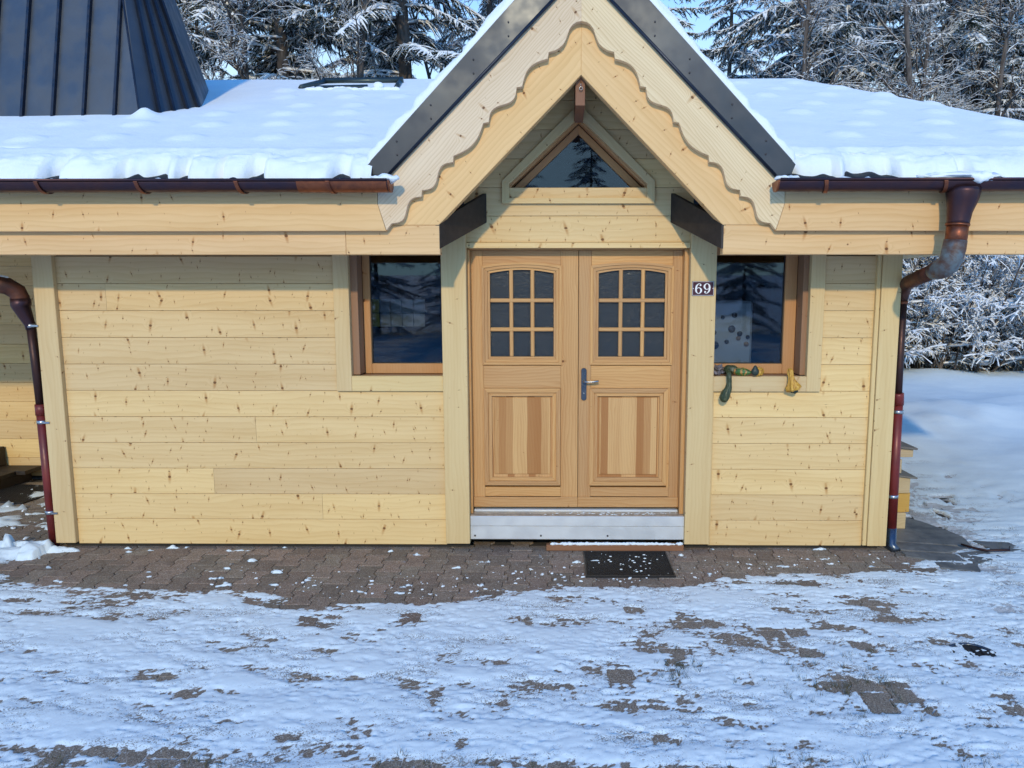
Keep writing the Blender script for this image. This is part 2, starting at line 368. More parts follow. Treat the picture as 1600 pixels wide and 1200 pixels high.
gx = axis(-300, -4.9, 3.4, 300, .0148, 1.06); gy = axis(-300, -3.0, .30, 320, .0128, 1.042)
X, Y = np.meshgrid(gx, gy); Z = snow_height(X, Y)
# footprints trodden into the thin snow
prints = [(random.uniform(-4, 2.6), random.uniform(-2.8, -1.1), random.uniform(0, 6.28)) for _ in range(34)] + \
         [(random.uniform(3.4, 7.5), random.uniform(-1, 6), random.uniform(0, 6.28)) for _ in range(50)] + [(-1.15 + .35 * i, -2.35 + .12 * (i % 2), 1.4) for i in range(5)]
for (fx, fy, fa) in prints:
    s = (abs(X[0] - fx) < .3); t = (abs(Y[:, 0] - fy) < .3)
    if not s.any() or not t.any(): continue
    ii = np.ix_(t, s); ca, sa = math.cos(fa), math.sin(fa)
    u = (X[ii] - fx) * ca + (Y[ii] - fy) * sa; v = -(X[ii] - fx) * sa + (Y[ii] - fy) * ca
    w = .046 + .010 * np.cos(u * 26); d = np.sqrt((u / .145) ** 2 + (v / w) ** 2)
    tread = .0022 * np.sign(np.sin(u * 260 + 1.5 * np.sin(v * 120)))
    deep = .007 if fx < 3.4 else .03
    Z[ii] += (.55 if fx < 3.4 else 1) * np.where(d < 1, (-deep + tread) * sstep(1 - d, 0, .25), 0) + deep * .5 * np.exp(-((d - 1.12) / .14) ** 2)
inside = (X > -4.30) & (X < 2.50) & (Y > .02) & (Y < 8.5)
Z = np.where(inside, -.14, Z); Z = np.where((X <= -4.3) & (X > -12) & (Y > 2.28) & (Y < 8.5), -.14, Z)
Z -= .022
snow_me = np_mesh('snow', np.stack([X.ravel(), Y.ravel(), Z.ravel()], 1), grid_faces(len(gx), len(gy)), True)
m, n, l, p = new_mat('trodden_snow'); t = NT(m); o = t.obj()
z = t.sep(o)[2]
grain = t.math('MULTIPLY_ADD', t.noise(t.vec('MULTIPLY', o, (14, 34, 14)), 1., 4, .65), .55, t.math('MULTIPLY', t.noise(o, 150., 3, .6), .5))
thin = t.ramp(t.math('MULTIPLY_ADD', t.math('SUBTRACT', grain, .5), .019, z), -.0212, -.0182, 1., 0.)
clean = t.mix(t.ramp(t.noise(t.vec('MULTIPLY', o, (1.4, 2.6, 1)), 1., 6, .65), .32, .66), (.72, .82, .88), (.79, .88, .92))
dirt = t.mix(t.ramp(grain, .35, .65), (.26, .23, .205), (.58, .58, .60))
broad = t.noise(t.vec('MULTIPLY', o, (1.7, 5.2, 1)), 1., 5, .68)
gritty = t.ramp(t.math('MULTIPLY_ADD', t.math('SUBTRACT', t.noise(t.vec('MULTIPLY', o, (95, 150, 95)), 1., 3, .7), .5), 1.25, broad), .60, .70)
gritty = t.math('MULTIPLY', gritty, t.ramp(z, -.012, -.004, .85, 0.))
base = t.mix(t.math('MULTIPLY', thin, .8), clean, dirt)
t.put(t.mix(gritty, base, (.20, .172, .148)), p.inputs['Base Color'])
p.inputs['Roughness'].default_value = .7; p.inputs['Specular IOR Level'].default_value = .3
t.put(t.bump(t.math('ADD', t.noise(o, 70., 5, .7), t.math('MULTIPLY', t.noise(t.vec('MULTIPLY', o, (9, 22, 9)), 1., 4, .6), .6)), .22, .006), p.inputs['Normal'])
M['ground_snow'] = m
snow = props(link('snow', snow_me, None, 'ground_snow'), 'trodden bluish snow covering the yard in front of the chalet', None, None, 'structure')

# bed under the pavers (dark sand), runs under everything
m, n, l, p = new_mat('joint_sand'); t = NT(m)
t.put(t.mix(t.ramp(t.noise(t.obj(), 60, 4), .3, .7), (.035, .031, .028), (.075, .066, .058)), p.inputs['Base Color']); p.inputs['Roughness'].default_value = .9
M['sand'] = m
m, n, l, p = new_mat('paver_concrete'); t = NT(m); o = t.obj()
vo = n.new('ShaderNodeTexVoronoi'); t.put(t.vec('ADD', o, t.comb(t.math('MULTIPLY', t.rnd(), 50.), 0.)), vo.inputs['Vector']); vo.inputs['Scale'].default_value = 230
sp = t.sep(vo.outputs['Color'])
c = t.mix(t.ramp(sp[0], .1, .9), (.125, .092, .068), (.27, .21, .158))
c = t.mix(t.ramp(sp[1], .86, .9), c, (.36, .33, .30))
c = t.mix(t.ramp(t.noise(t.vec('ADD', o, t.comb(t.math('MULTIPLY', t.rnd(), 9.), 0.)), 9., 3), .45, .75, 0, .35), c, (.085, .07, .06))
v = t.math('MULTIPLY_ADD', t.rnd(), .42, .80)
warm = t.math('MULTIPLY', v, t.math('MULTIPLY_ADD', t.math('FRACT', t.math('MULTIPLY', t.rnd(), 7.3)), .12, .96))
t.put(t.mix(1., c, t.comb(warm, v, v), 'MULTIPLY'), p.inputs['Base Color'])
p.inputs['Roughness'].default_value = .85
t.put(t.bump(vo.outputs['Distance'], .5, .003), p.inputs['Normal'])
M['paver'] = m
pav = poly3('pavement', [[(-7.5, -3.0, -.034), (4.2, -3.0, -.034), (4.2, 2.4, -.034), (-7.5, 2.4, -.034)]], 'sand')
props(pav, 'brown interlocking concrete paving between the chalet and the snow', None, None, 'structure')
poly3('soil', [[(-300, -300, -.5), (300, -300, -.5), (300, 320, -.5), (-300, 320, -.5)]], 'sand')['kind'] = 'structure'
def paver_geom(inset, zt):
    prof = [(0, 1), (.16, 1), (.30, -1), (.70, -1), (.84, 1), (1, 1)]
    right = [(PW / 2 + A * s - G - inset, (u - .5) * (PL - 2 * G - 2 * inset)) for u, s in prof]
    left = [(-x, y) for x, y in right[::-1]]
    return [(x, y, zt) for x, y in right + left]
def paver_arrays(n=1):
    a = paver_geom(0, -.05); b = paver_geom(0, -.0035); c = paver_geom(.004, 0.)
    V = a + b + c; k = 12; F = []
    for r in (0, 12):
        for i in range(k): F.append((r + i, r + (i + 1) % k, r + 12 + (i + 1) % k, r + 12 + i))
    return V, F
def paver_mesh():
    V, F = paver_arrays(); bm = bmesh.new(); vs = [bm.verts.new(v) for v in V]
    for f in F: bm.faces.new([vs[i] for i in f])
    top = vs[24:36]
    for i in range(5): bm.faces.new((top[i], top[i + 1], top[10 - i], top[11 - i]))
    me = bpy.data.meshes.new('paver'); bm.to_mesh(me); bm.free(); me.materials.append(M['paver']); return me
pm = paver_mesh()
cells = []
for ci in range(-42, 24):
    for rj in range(-12, 10):
        cx = ci * PW + .03; cy = rj * PL - .045 + (PL / 2 if ci % 2 else 0)
        if cx < -4.45 and cy < 2.15: pass
        elif cy > .16 or cx > 2.75: continue
        if cy < -2.9: continue
        yb = float(np.interp(cx, BARE[:, 0], BARE[:, 1]))
        score = (cy - yb) if cy < .2 else -.1 - (cy - .2) * .25
        if cx < -5.4: score -= 2
        if cx > -4.4 or cy < 2.1: cells.append((score, cx, cy))
cells.sort(reverse=True)
shown = [c for c in cells if c[0] > -9][:300]; rest = cells[300:]
for s, cx, cy in shown:
    o = link('paver', pm, pav); o.location = (cx, cy, -.02 + random.uniform(-.0018, .0018)); o.rotation_euler = (random.uniform(-.006, .006), random.uniform(-.006, .006), random.uniform(-.006, .006))
bm = bmesh.new(); bm.from_mesh(pm); base = bm.copy(); bm.free(); bm = bmesh.new()
bco = [v.co.copy() for v in base.verts]; bfa = [[v.index for v in f.verts] for f in base.faces]
for s, cx, cy in rest:
    vs = [bm.verts.new(v + Vector((cx, cy, -.021))) for v in bco]
    for f in bfa: bm.faces.new([vs[i] for i in f])
base.free()
me = bpy.data.meshes.new('buried_pavers'); bm.to_mesh(me); bm.free(); link('buried_pavers', me, pav, 'paver')['kind'] = 'stuff'

# snow crumbs lying on the swept paving
bm = bmesh.new()
def crumb(x, y, z, r):
    mt = Matrix.Translation((x, y, z)) @ Matrix.Rotation(random.uniform(0, 6), 4, 'Z') @ Matrix.Diagonal((r * random.uniform(.8, 1.9), r * random.uniform(.6, 1.1), r * random.uniform(.35, .7), 1))
    g = bmesh.ops.create_icosphere(bm, subdivisions=1, radius=1, matrix=mt)
    for v in g['verts']: v.co += Vector((random.uniform(-.3, .3), random.uniform(-.3, .3), random.uniform(-.2, .2))) * r
for _ in range(260):
    x = random.triangular(-3.6, 2.6, .2); yb = float(np.interp(x, BARE[:, 0], BARE[:, 1])); y = yb + abs(random.gauss(0, .22))
    if y < -.06: crumb(x, y, -.017, random.choice((.003, .004, .006, .011)))
for _ in range(160): crumb(random.uniform(-6, -4.5), random.uniform(.05, 1.9), -.015, random.choice((.006, .012, .02)))
props(finish(bm, 'snow_crumbs', 'snow', None), 'loose crumbs of snow scattered over the bare paving', None, None, 'stuff')

# dry grass poking through the snow
m, n, l, p = new_mat('dry_grass'); t = NT(m)
t.put(t.mix(t.ramp(t.noise(t.obj(), 40), .3, .7), (.10, .085, .045), (.045, .05, .02)), p.inputs['Base Color']); p.inputs['Roughness'].default_value = .8
M['grass'] = m
gv, gf = [], []
spots = [(random.uniform(-3.0, 2.2), random.gauss(-2.80, .045), .010) for _ in range(60)] + [(random.gauss(1.42, .26), random.gauss(-2.14, .20), .008) for _ in range(70)] + [(random.gauss(.53, .06), random.gauss(-1.95, .08), .007) for _ in range(30)] + \
        [(random.uniform(3.0, 6), random.uniform(-.6, 1.8), .008) for _ in range(90)]
for (x, y, r) in spots:
    for k in range(random.randint(5, 10)):
        a = random.uniform(0, 6.28); ln = random.uniform(.010, .034); bx, by = x + random.gauss(0, r), y + random.gauss(0, r); z0 = -.02
        d = (math.cos(a) * ln * random.uniform(.4, 1.4), math.sin(a) * ln * random.uniform(.4, 1.4)); w = .0011
        i = len(gv); gv += [(bx - w, by, z0), (bx + w, by, z0), (bx + d[0], by + d[1], z0 + .028 + ln * .5)]; gf.append((i, i + 1, i + 2))
props(link('grass', np_mesh('grass', gv, gf), None, 'grass'), 'dry grass blades poking through the thin snow', None, None, 'stuff')
#@@HOUSE

# ================================================================== CHALET
house = empty('wooden_chalet', (0, 0, 0), 'single-storey chalet of pale spruce boards with a gabled double-door entrance and snowy roof', 'chalet')
# masonry-free timber core behind the boards
bm = bmesh.new()
for b in [(-4.29, -1.82, .03, .20, -.02, 2.75), (-1.82, -.90, .03, .20, -.02, 1.35), (-1.82, -.90, .03, .20, 2.50, 2.75), (1.80, 2.5, .03, .20, -.02, 2.75), (.90, 1.80, .03, .20, -.02, 1.35), (.90, 1.80, .03, .20, 2.50, 2.75),
          (-1.10, -.90, .20, .30, -.02, 2.75), (-.90, .90, .03, .2, 2.47, 2.86), (-4.29, -4.15, .2, 6.4, -.02, 2.75), (2.36, 2.5, .2, 6.4, -.02, 2.75), (-4.15, 2.36, 6.26, 6.4, -.02, 2.75)]: add_box(bm, *b)
add_prism(bm, [(-1.40, 2.86), (-.62, 2.86), (-.62, 3.05), (0, 3.66), (.62, 3.05), (.62, 2.86), (1.40, 2.86), (0, 4.28)], .03, .2)
core = finish(bm, 'wall', 'inside', house)
box('interior_floor', (-4.15, 2.36, .2, 6.26, .05, .12), 'inside', house, bevel=0)
box('interior_partition', (-4.15, 2.36, 2.3, 2.36, .12, 2.75), 'inside', house, bevel=0)
box('ceiling', (-4.15, 2.36, .2, 6.26, 2.75, 2.80), 'inside', house, bevel=0)

def plank(x0, x1, z0, z1, parent, mat='clad', y=0., clip=None, groove=True):
    # front profile with chamfered edges and a shallow V groove half way up, extruded along x
    h = z1 - z0; g = .0011; c = .0028
    prof = [(y + .026, z0 + g), (y + c, z0 + g), (y, z0 + g + c)]
    if groove: zm = z0 + h * .5; prof += [(y, zm - .0014), (y + .0009, zm), (y, zm + .0014)]
    prof += [(y, z1 - g - c), (y + c, z1 - g), (y + .026, z1 - g)]
    bm = bmesh.new(); e = .0009
    a = [bm.verts.new((x0 + e, py, pz)) for py, pz in prof]; b = [bm.verts.new((x1 - e, py, pz)) for py, pz in prof]; n = len(prof)
    bm.faces.new(a); bm.faces.new(b[::-1])
    for i in range(n): bm.faces.new((a[i], b[i], b[(i + 1) % n], a[(i + 1) % n]))
    if clip:
        for co, no in clip: 
            r = bmesh.ops.bisect_plane(bm, geom=bm.verts[:] + bm.edges[:] + bm.faces[:], plane_co=co, plane_no=no, clear_outer=True)
            bmesh.ops.holes_fill(bm, edges=bm.edges, sides=0)
    return finish(bm, 'plank', mat, parent, 'x', 0)
zj = [.010 + .2155 * i for i in range(12)]
splits = {9: [-3.78], 4: [-2.63], 1: [-2.11], 7: [-2.2], 2: [-3.0], 6: []}
def lining(name, bs):
    bm = bmesh.new()
    for b in bs: add_box(bm, *b)
    return finish(bm, name, 'clad', house, 'x')
wl_ = lining('left_wall', [(-4.16, -1.84, .0262, .0295, .01, 2.38), (-1.84, -1.1, .0262, .0295, .01, 1.40)])
for i in range(11):
    xe = -1.945 if zj[i] > 1.25 else -1.083
    z1 = zj[i + 1]
    xs = [-4.165] + (splits.get(i, []) if i != 7 else []) + [xe]
    for a, b in zip(xs, xs[1:]): plank(a, b, zj[i], z1, wl_)
    if zj[i] < 1.25 < zj[i + 1]: pass
wr_ = lining('right_wall', [(1.85, 2.35, .0262, .0295, .01, 2.38), (1.09, 1.85, .0262, .0295, .01, 1.40)])
for i in range(11):
    xs = 1.945 if zj[i] > 1.25 else 1.085
    plank(xs, 2.355, zj[i], zj[i + 1], wr_)
# boards
def board(name, b, mat='clad_v', grain='z', par=house, bev=.004): return box(name, b, mat, par, grain, bev)
board('corner_board', (-4.33, -4.165, -.042, .024, .028, 2.56))
board('corner_board', (2.385, 2.54, -.042, .024, .022, 2.56))
board('corner_board', (2.350, 2.383, -.030, .024, .022, 2.56))
board('post', (-1.083, -.885, -.052, .16, .035, 2.62)); board('post', (.88, 1.0835, -.052, .16, .035, 2.62))
board('cover_strip', (1.0855, 1.100, -.012, .02, .02, 1.30))
for s in (-1, 1):
    X0, X1 = ((-1.945, -1.822), (1.832, 1.945))[s > 0]
    w = props(box('window_casing', (X0, X1, -.030, .024, 1.303, 2.56), 'clad_v', house, 'z', .003))
    if s < 0: box('window_casing', (-1.822, -1.084, -.0285, .024, 1.303, 1.426), 'clad_v', house, 'x', .003)
    else: box('window_casing', (1.0855, 1.832, -.0285, .024, 1.303, 1.426), 'clad_v', house, 'x', .003)
# deep window reveals, frames, panes
def window(s):
    xo = -1.826 if s < 0 else 1.836; xi = -1.0 if s < 0 else 1.0
    fo = -1.765 if s < 0 else 1.790; fi = -1.708 if s < 0 else 1.694
    lo, hi = sorted((fo, xi)); f = bmesh.new()
    a, b = sorted((fo, fi)); add_box(f, a, b, .17, .24, 1.425, 2.50)
    a, b = sorted((fi, xi)); add_box(f, a, b, .172, .24, 1.425, 1.508); add_box(f, a, b, .172, .24, 2.395, 2.50)
    a, b = sorted((xi, xi - .05 * (1 if s > 0 else -1))); add_box(f, a, b, .17, .24, 1.425, 2.50)
    w = finish(f, 'window', 'frame', house, 'z', .004)
    a, b = sorted((fi, xi)); box('pane', (a - .01, b + .01, .205, .213, 1.50, 2.40), 'glass', w, bevel=0)
    box('seal', (a + .001, b - .001, .198, .2045, 1.509, 1.516), 'black', w, bevel=0)
    a2, b2 = sorted((fi, fi + (.007 if s < 0 else -.007))); box('seal', (a2, b2, .198, .2045, 1.516, 2.395), 'black', w, 'z', 0)
    # reveal lining: side, top, sloping sill
    a, b = sorted((xo, fo)); box('reveal_board', (a, b, .022, .168, 1.432, 2.5), 'reveal', w, 'z', .002)
    a, b = sorted((fo, xi)); box('sill', (a - .05, b + .05, -.012, .168, 1.405, 1.4235), 'reveal', w, 'x', .002)
    box('reveal_board', (a, b, .022, .168, 2.482, 2.50), 'reveal', w, 'x', .002)
    return w
wL = window(-1); wR = window(1)
for w_, x0, x1 in ((wL, -1.83, -.9), (wR, .9, 1.83)):
    box('lining_box', (x0, x1, .24, .30, 1.30, 1.42), 'inside', w_, bevel=0)

# ---- gable wall above the doors
gw = prism('gable_wall', [(-1.35, 2.86), (-.62, 2.86), (-.62, 3.05), (0, 3.66), (.62, 3.05), (.62, 2.86), (1.35, 2.86), (0, 4.22)], .0265, .0295, 'clad', house)
zs = [2.486, 2.690, 2.908, 3.126, 3.344, 3.562, 3.78, 4.0, 4.2]
for i in range(8):
    z0, z1 = zs[i], zs[i + 1]
    def hw(z): return 4.26 - z
    if z0 < 2.7:
        plank(-.90, .90, z0, z1, gw)
    else:
        xo = min(1.35, (4.24 - z0))
        cl = lambda s: [(Vector((0, 0, 4.24)), Vector((s * .7071, 0, .7071)))]
        wn_ = lambda s: [(Vector((0, 0, 3.478)), Vector((-s * .6905, 0, -.7234)))]
        if z0 < 2.9:
            for s in (-1, 1):
                a, b = sorted((s * xo, s * .562)); plank(a, b, z0, z1, gw, clip=cl(s))
        elif z0 < 3.45:
            for s in (-1, 1):
                a, b = sorted((s * xo, 0)); plank(a, b, z0, z1, gw, clip=cl(s) + wn_(s))
        else: plank(-xo, xo, z0, z1, gw, clip=cl(1) + cl(-1))
box('lintel_trim', (-.884, .879, -.022, .14, 2.440, 2.4845), 'clad', house, 'x', .003)
# triangular window
def tri_frame(name, outer, inner, y0, y1, mat, parent):
    # each side its own mitred board
    n = len(outer); r = []
    for i in range(n):
        a, b, c, d = outer[i], outer[(i + 1) % n], inner[(i + 1) % n], inner[i]
        g = (b[0] - a[0], 0, b[1] - a[1])
        r.append(prism(name, [a, b, c, d], y0, y1, mat, parent, g, .0015))
    return r
to = [(-.598, 2.783), (.592, 2.783), (.592, 2.955), (0, 3.533), (-.598, 2.955)]
ti = [(-.542, 2.826), (.533, 2.826), (.533, 2.930), (0, 3.432), (-.542, 2.930)]
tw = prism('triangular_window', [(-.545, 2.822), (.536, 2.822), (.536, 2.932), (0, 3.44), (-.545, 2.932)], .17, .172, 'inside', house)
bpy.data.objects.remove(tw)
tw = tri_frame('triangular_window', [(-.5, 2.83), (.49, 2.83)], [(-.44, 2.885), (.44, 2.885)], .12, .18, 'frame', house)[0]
tri_frame('casing', to, ti, -.028, .024, 'clad_v', tw)
ti2 = [(-.525, 2.840), (.516, 2.840), (.516, 2.922), (0, 3.410), (-.525, 2.922)]
tri_frame('reveal_board', [(-.556, 2.812), (.547, 2.812), (.547, 2.937), (0, 3.453), (-.556, 2.937)], ti2, .0245, .118, 'frame', tw)
gi = [(-.470, 2.893), (.455, 2.893), (0, 3.335)]
fo = [(-.60, 2.842), (.591, 2.842), (0, 3.404)]
tri_frame('frame', fo, gi, .119, .165, 'frame', tw)
prism('pane', [(-.49, 2.885), (.475, 2.885), (0, 3.35)], .140, .146, 'glass', tw, bevel=0)
# attic box keeps it dark behind the pane
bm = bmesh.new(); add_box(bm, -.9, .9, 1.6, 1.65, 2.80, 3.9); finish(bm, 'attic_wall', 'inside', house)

# ---- doors
def door_leaf(x0, x1, gx0, gx1, px0, px1, handle):
    Y = .10
    z0, z1 = .312, 2.43
    st = bmesh.new()
    add_box(st, x0, gx0 - .058, Y, Y + .055, z0, z1); add_box(st, gx1 + .058, x1, Y, Y + .055, z0, z1)
    leaf = finish(st, 'door_leaf', 'door', house, 'z', .003)
    a, b = gx0 - .0575, gx1 + .0575
    box('rail', (a, b, Y + .001, Y + .054, 1.3135, 1.500), 'door', leaf, 'x', .002)
    box('rail', (a, b, Y + .001, Y + .054, z0 + .085, .476), 'door', leaf, 'x', .002)
    box('rail', (a, b, Y + .001, Y + .054, 2.292, z1), 'door', leaf, 'x', .002)
    box('weatherboard', (x0 - .002, x1 + .001, Y - .022, Y - .001, z0 - .002, z0 + .083), 'door', leaf, 'x', .004)
    # glazed part: arched moulding, muntins, panes
    ax0, ax1 = gx0, gx1; zb, zs_, rise = 1.572, 2.248, .028
    def arch(off, k=14):
        c = (ax0 + ax1) / 2; hw = (ax1 - ax0) / 2 + off
        return [(c + hw * (2 * i / k - 1), zs_ + off * .9 + rise * (1 - (2 * i / k - 1) ** 2)) for i in range(k + 1)]
    def ring(name, o, i_, y0, y1, mat='door', bv=.0):
        # arched board
        ao, ai = arch(o), arch(i_)
        prism(name, ao + ai[::-1], y0, y1, mat, leaf, 'x', 0)
        bl, br = (ax0 - o, zb - o), (ax1 + o, zb - o); il, ir = (ax0 - i_, zb - i_), (ax1 + i_, zb - i_)
        prism(name, [bl, il, ai[0], ao[0]], y0, y1, mat, leaf, 'z', .001)
        prism(name, [br, ir, ai[-1], ao[-1]], y0, y1, mat, leaf, 'z', .001)
        prism(name, [bl, br, ir, il], y0, y1, mat, leaf, 'x', .001)
    ring('glazing_moulding', .066, .045, Y - .014, Y + .03)
    ring('glazing_moulding', .0445, .020, Y - .006, Y + .03)
    ring('glazing_moulding', .0195, .0, Y + .006, Y + .03)
    w = (gx1 - gx0) / 3
    for i in (1, 2): box('muntin', (gx0 + i * w - .0155, gx0 + i * w + .0155, Y + .003, Y + .030, zb + .001, zs_ + .034), 'door', leaf, 'z', .006)
    for zz in (1.795, 2.030): box('muntin', (gx0 + .001, gx1 - .001, Y - .001, Y + .0295, zz - .0155, zz + .0155), 'door', leaf, 'x', .006)
    for i in range(3):
        for za, zb2 in ((zb, 1.795), (1.795, 2.030), (2.030, 2.285)):
            box('pane', (gx0 + i * w + .002, gx0 + (i + 1) * w - .002, Y + .031, Y + .035, za + .001, zb2 - .001), 'rain_glass', leaf, bevel=0)
    # lower panel
    zl, zh = .566, 1.240
    def rect(o, i_, y0, y1):
        O = [(px0 - o, zl - o), (px1 + o, zl - o), (px1 + o, zh + o), (px0 - o, zh + o)]; I = [(px0 - i_, zl - i_), (px1 + i_, zl - i_), (px1 + i_, zh + i_), (px0 - i_, zh + i_)]
        tri_frame('panel_moulding', O, I, y0, y1, 'door', leaf)
    rect(.072, .036, Y - .016, Y + .03); rect(.0355, .006, Y - .002, Y + .03)
    box('door_panel', (px0 - .03, px1 + .03, Y + .022, Y + .04, zl - .03, zh + .03), 'door_panel', leaf, 'z', 0)
    box('door_panel', (px0 + .010, px1 - .010, Y + .012, Y + .021, zl + .018, zh - .006), 'door_panel', leaf, 'z', .004)
    if gx0 - .0575 < px0 - .072: box('rail', (gx0 - .057, px0 - .0725, Y + .0015, Y + .05, .476, 1.3125), 'door', leaf, 'z', .0)
    if gx1 + .0575 > px1 + .072: box('rail', (px1 + .0725, gx1 + .057, Y + .0015, Y + .05, .476, 1.3125), 'door', leaf, 'z', .0)
    return leaf
dl = door_leaf(-.862, .0035, -.713, -.196, -.700, -.212, False)
dr = door_leaf(.0075, .842, .168, .706, .172, .672, True)
bm = bmesh.new(); add_box(bm, -.03, .03, .150, .1545, .31, 2.43); finish(bm, 'meeting_strip', 'black', dl)
# handle
pts = [(.052 + .0225 * math.cos(a), (1.458 if math.sin(a) >= 0 else 1.236) + .0225 * math.sin(a)) for a in [2 * math.pi * k / 24 for k in range(24)]]
hp = prism('handle_plate', pts, .085, .0995, 'handle', dr, 'z', .002)
tube('lever', [(.052, .088, 1.372), (.052, .045, 1.372), (.062, .040, 1.372), (.095, .040, 1.371), (.135, .041, 1.373), (.168, .043, 1.378), (.173, .043, 1.379)], [.008, .008, .0075, .0075, .0095, .008, .003], 'chrome', dr)
tube('keyhole', [(.052, .0855, 1.272), (.052, .082, 1.272)], .007, 'chrome', dr)
for z_ in (1.452, 1.242): tube('screw', [(.052, .0855, z_), (.052, .0835, z_)], .003, 'screw', dr, 8)
# door frame
df = board('door_frame', (-.884, -.866, .03, .16, .25, 2.437), 'door'); board('door_frame', (.846, .879, .03, .16, .25, 2.437), 'door')
for a, b, y0 in ((-.8655, -.8625, .085), (.8425, .8455, .085)): board('door_frame', (a, b, y0, .16, .31, 2.43), 'door')
board('door_frame', (-.866, .846, .06, .16, 2.4305, 2.4398), 'door', 'x')
# threshold: stone tread over an aluminium profile, board under it
th = box('threshold', (-.883, .878, -.022, .155, .205, .272), 'stone', house, 'x', .004)
box('aluminium_rail', (-.86, .84, .07, .16, .2725, .292), 'alu', th, 'x', .002)
pr = [(-.030, .185), (-.030, .262), (-.022, .270), (-.010, .2735), (-.010, .19)]
box('aluminium_front', (-.883, .879, -.034, -.0225, .182, .266), 'alu', th, 'x', .004)
box('aluminium_front', (-.883, .879, -.028, -.017, .068, .180), 'alu', th, 'x', .002)
box('threshold_core', (-.87, .87, -.016, .15, .06, .20), 'inside', th, 'x', 0)
for x_ in (-.845, -.30, .25): tube('screw', [(x_, -.029, .100), (x_, -.033, .100)], .008, 'screw', th, 10)
lb = box('kerb_plank', (-.255, .876, -.058, -.004, -.02, .030), 'redwood', th, 'x', .004)
bm = bmesh.new()
for k in range(300):
    x = random.gauss(.28, .26)
    if -.22 < x < .86: 
        r = random.uniform(.006, .013); g = bmesh.ops.create_icosphere(bm, subdivisions=1, radius=1, matrix=Matrix.Translation((x, random.uniform(-.052, -.036), .036)) @ Matrix.Diagonal((r * 2.2, r * .9, r * random.uniform(.7, 1.4), 1)))
for k in range(70):
    x = random.gauss(.35, .3)
    if -.8 < x < .84: bmesh.ops.create_icosphere(bm, subdivisions=1, radius=1, matrix=Matrix.Translation((x, random.uniform(-.01, .06), .273)) @ Matrix.Diagonal((random.uniform(.004, .018), .005, .0018, 1)))
props(finish(bm, 'threshold_snow', 'snow', None, smooth=True), 'snow dust caught on the door threshold and kerb plank', None, None, 'stuff')

# ---- things behind the panes
fr = box('refrigerator', (1.02, 1.52, .48, 1.05, .12, 2.02), 'fridge', None, 'z', .02)
fr.name = 'refrigerator'; props(fr, 'pale refrigerator with dark magnets behind the right window', 'refrigerator')
for (dx, dz, r, k) in [(.06, .10, .012, 0), (.16, .12, .018, 0), (.26, .10, .024, 0), (.24, .22, .032, 0), (.09, .25, .02, 0), (.10, .36, .034, 0), (.20, .33, .02, 0), (.30, .30, .02, 1), (.31, .26, .024, 0), (.37, .35, .022, 1), (.38, .29, .018, 0)]:
    x, z_ = 1.10 + dx, 2.0 - dz
    tube('magnet', [(x, .4785, z_), (x, .472, z_)], r, 'magnet2' if k else 'magnet', fr, 10)
tile = empty('pale_band_panels', (-2.0, .9, 1.6), 'pale and yellow panels added to stand in for the pale band in the left window', 'stand-in panels')  # panels added in place of the pale band showing in the pane
for i in range(5):
    for j in range(2):
        x = -1.80 + i * .098; z_ = 1.80 + j * .12
        o = box('tile', (x, x + .094, .46, .475, z_, z_ + .115), 'glintyel' if i == 0 else 'bandwhite', None, 'x', .002); o.parent = tile; o.matrix_parent_inverse = Matrix.Translation((2.0, -.9, -1.6))
o = tube('wooden_tub', [(-.17, .30, 1.45), (-.17, .30, 1.52), (-.17, .30, 1.66), (-.17, .30, 1.76), (-.17, .30, 1.80)], [.13, .15, .15, .10, .05], 'orange', None, 20)
props(o, 'rounded orange-brown varnished shape behind the left door glass', 'ornament')

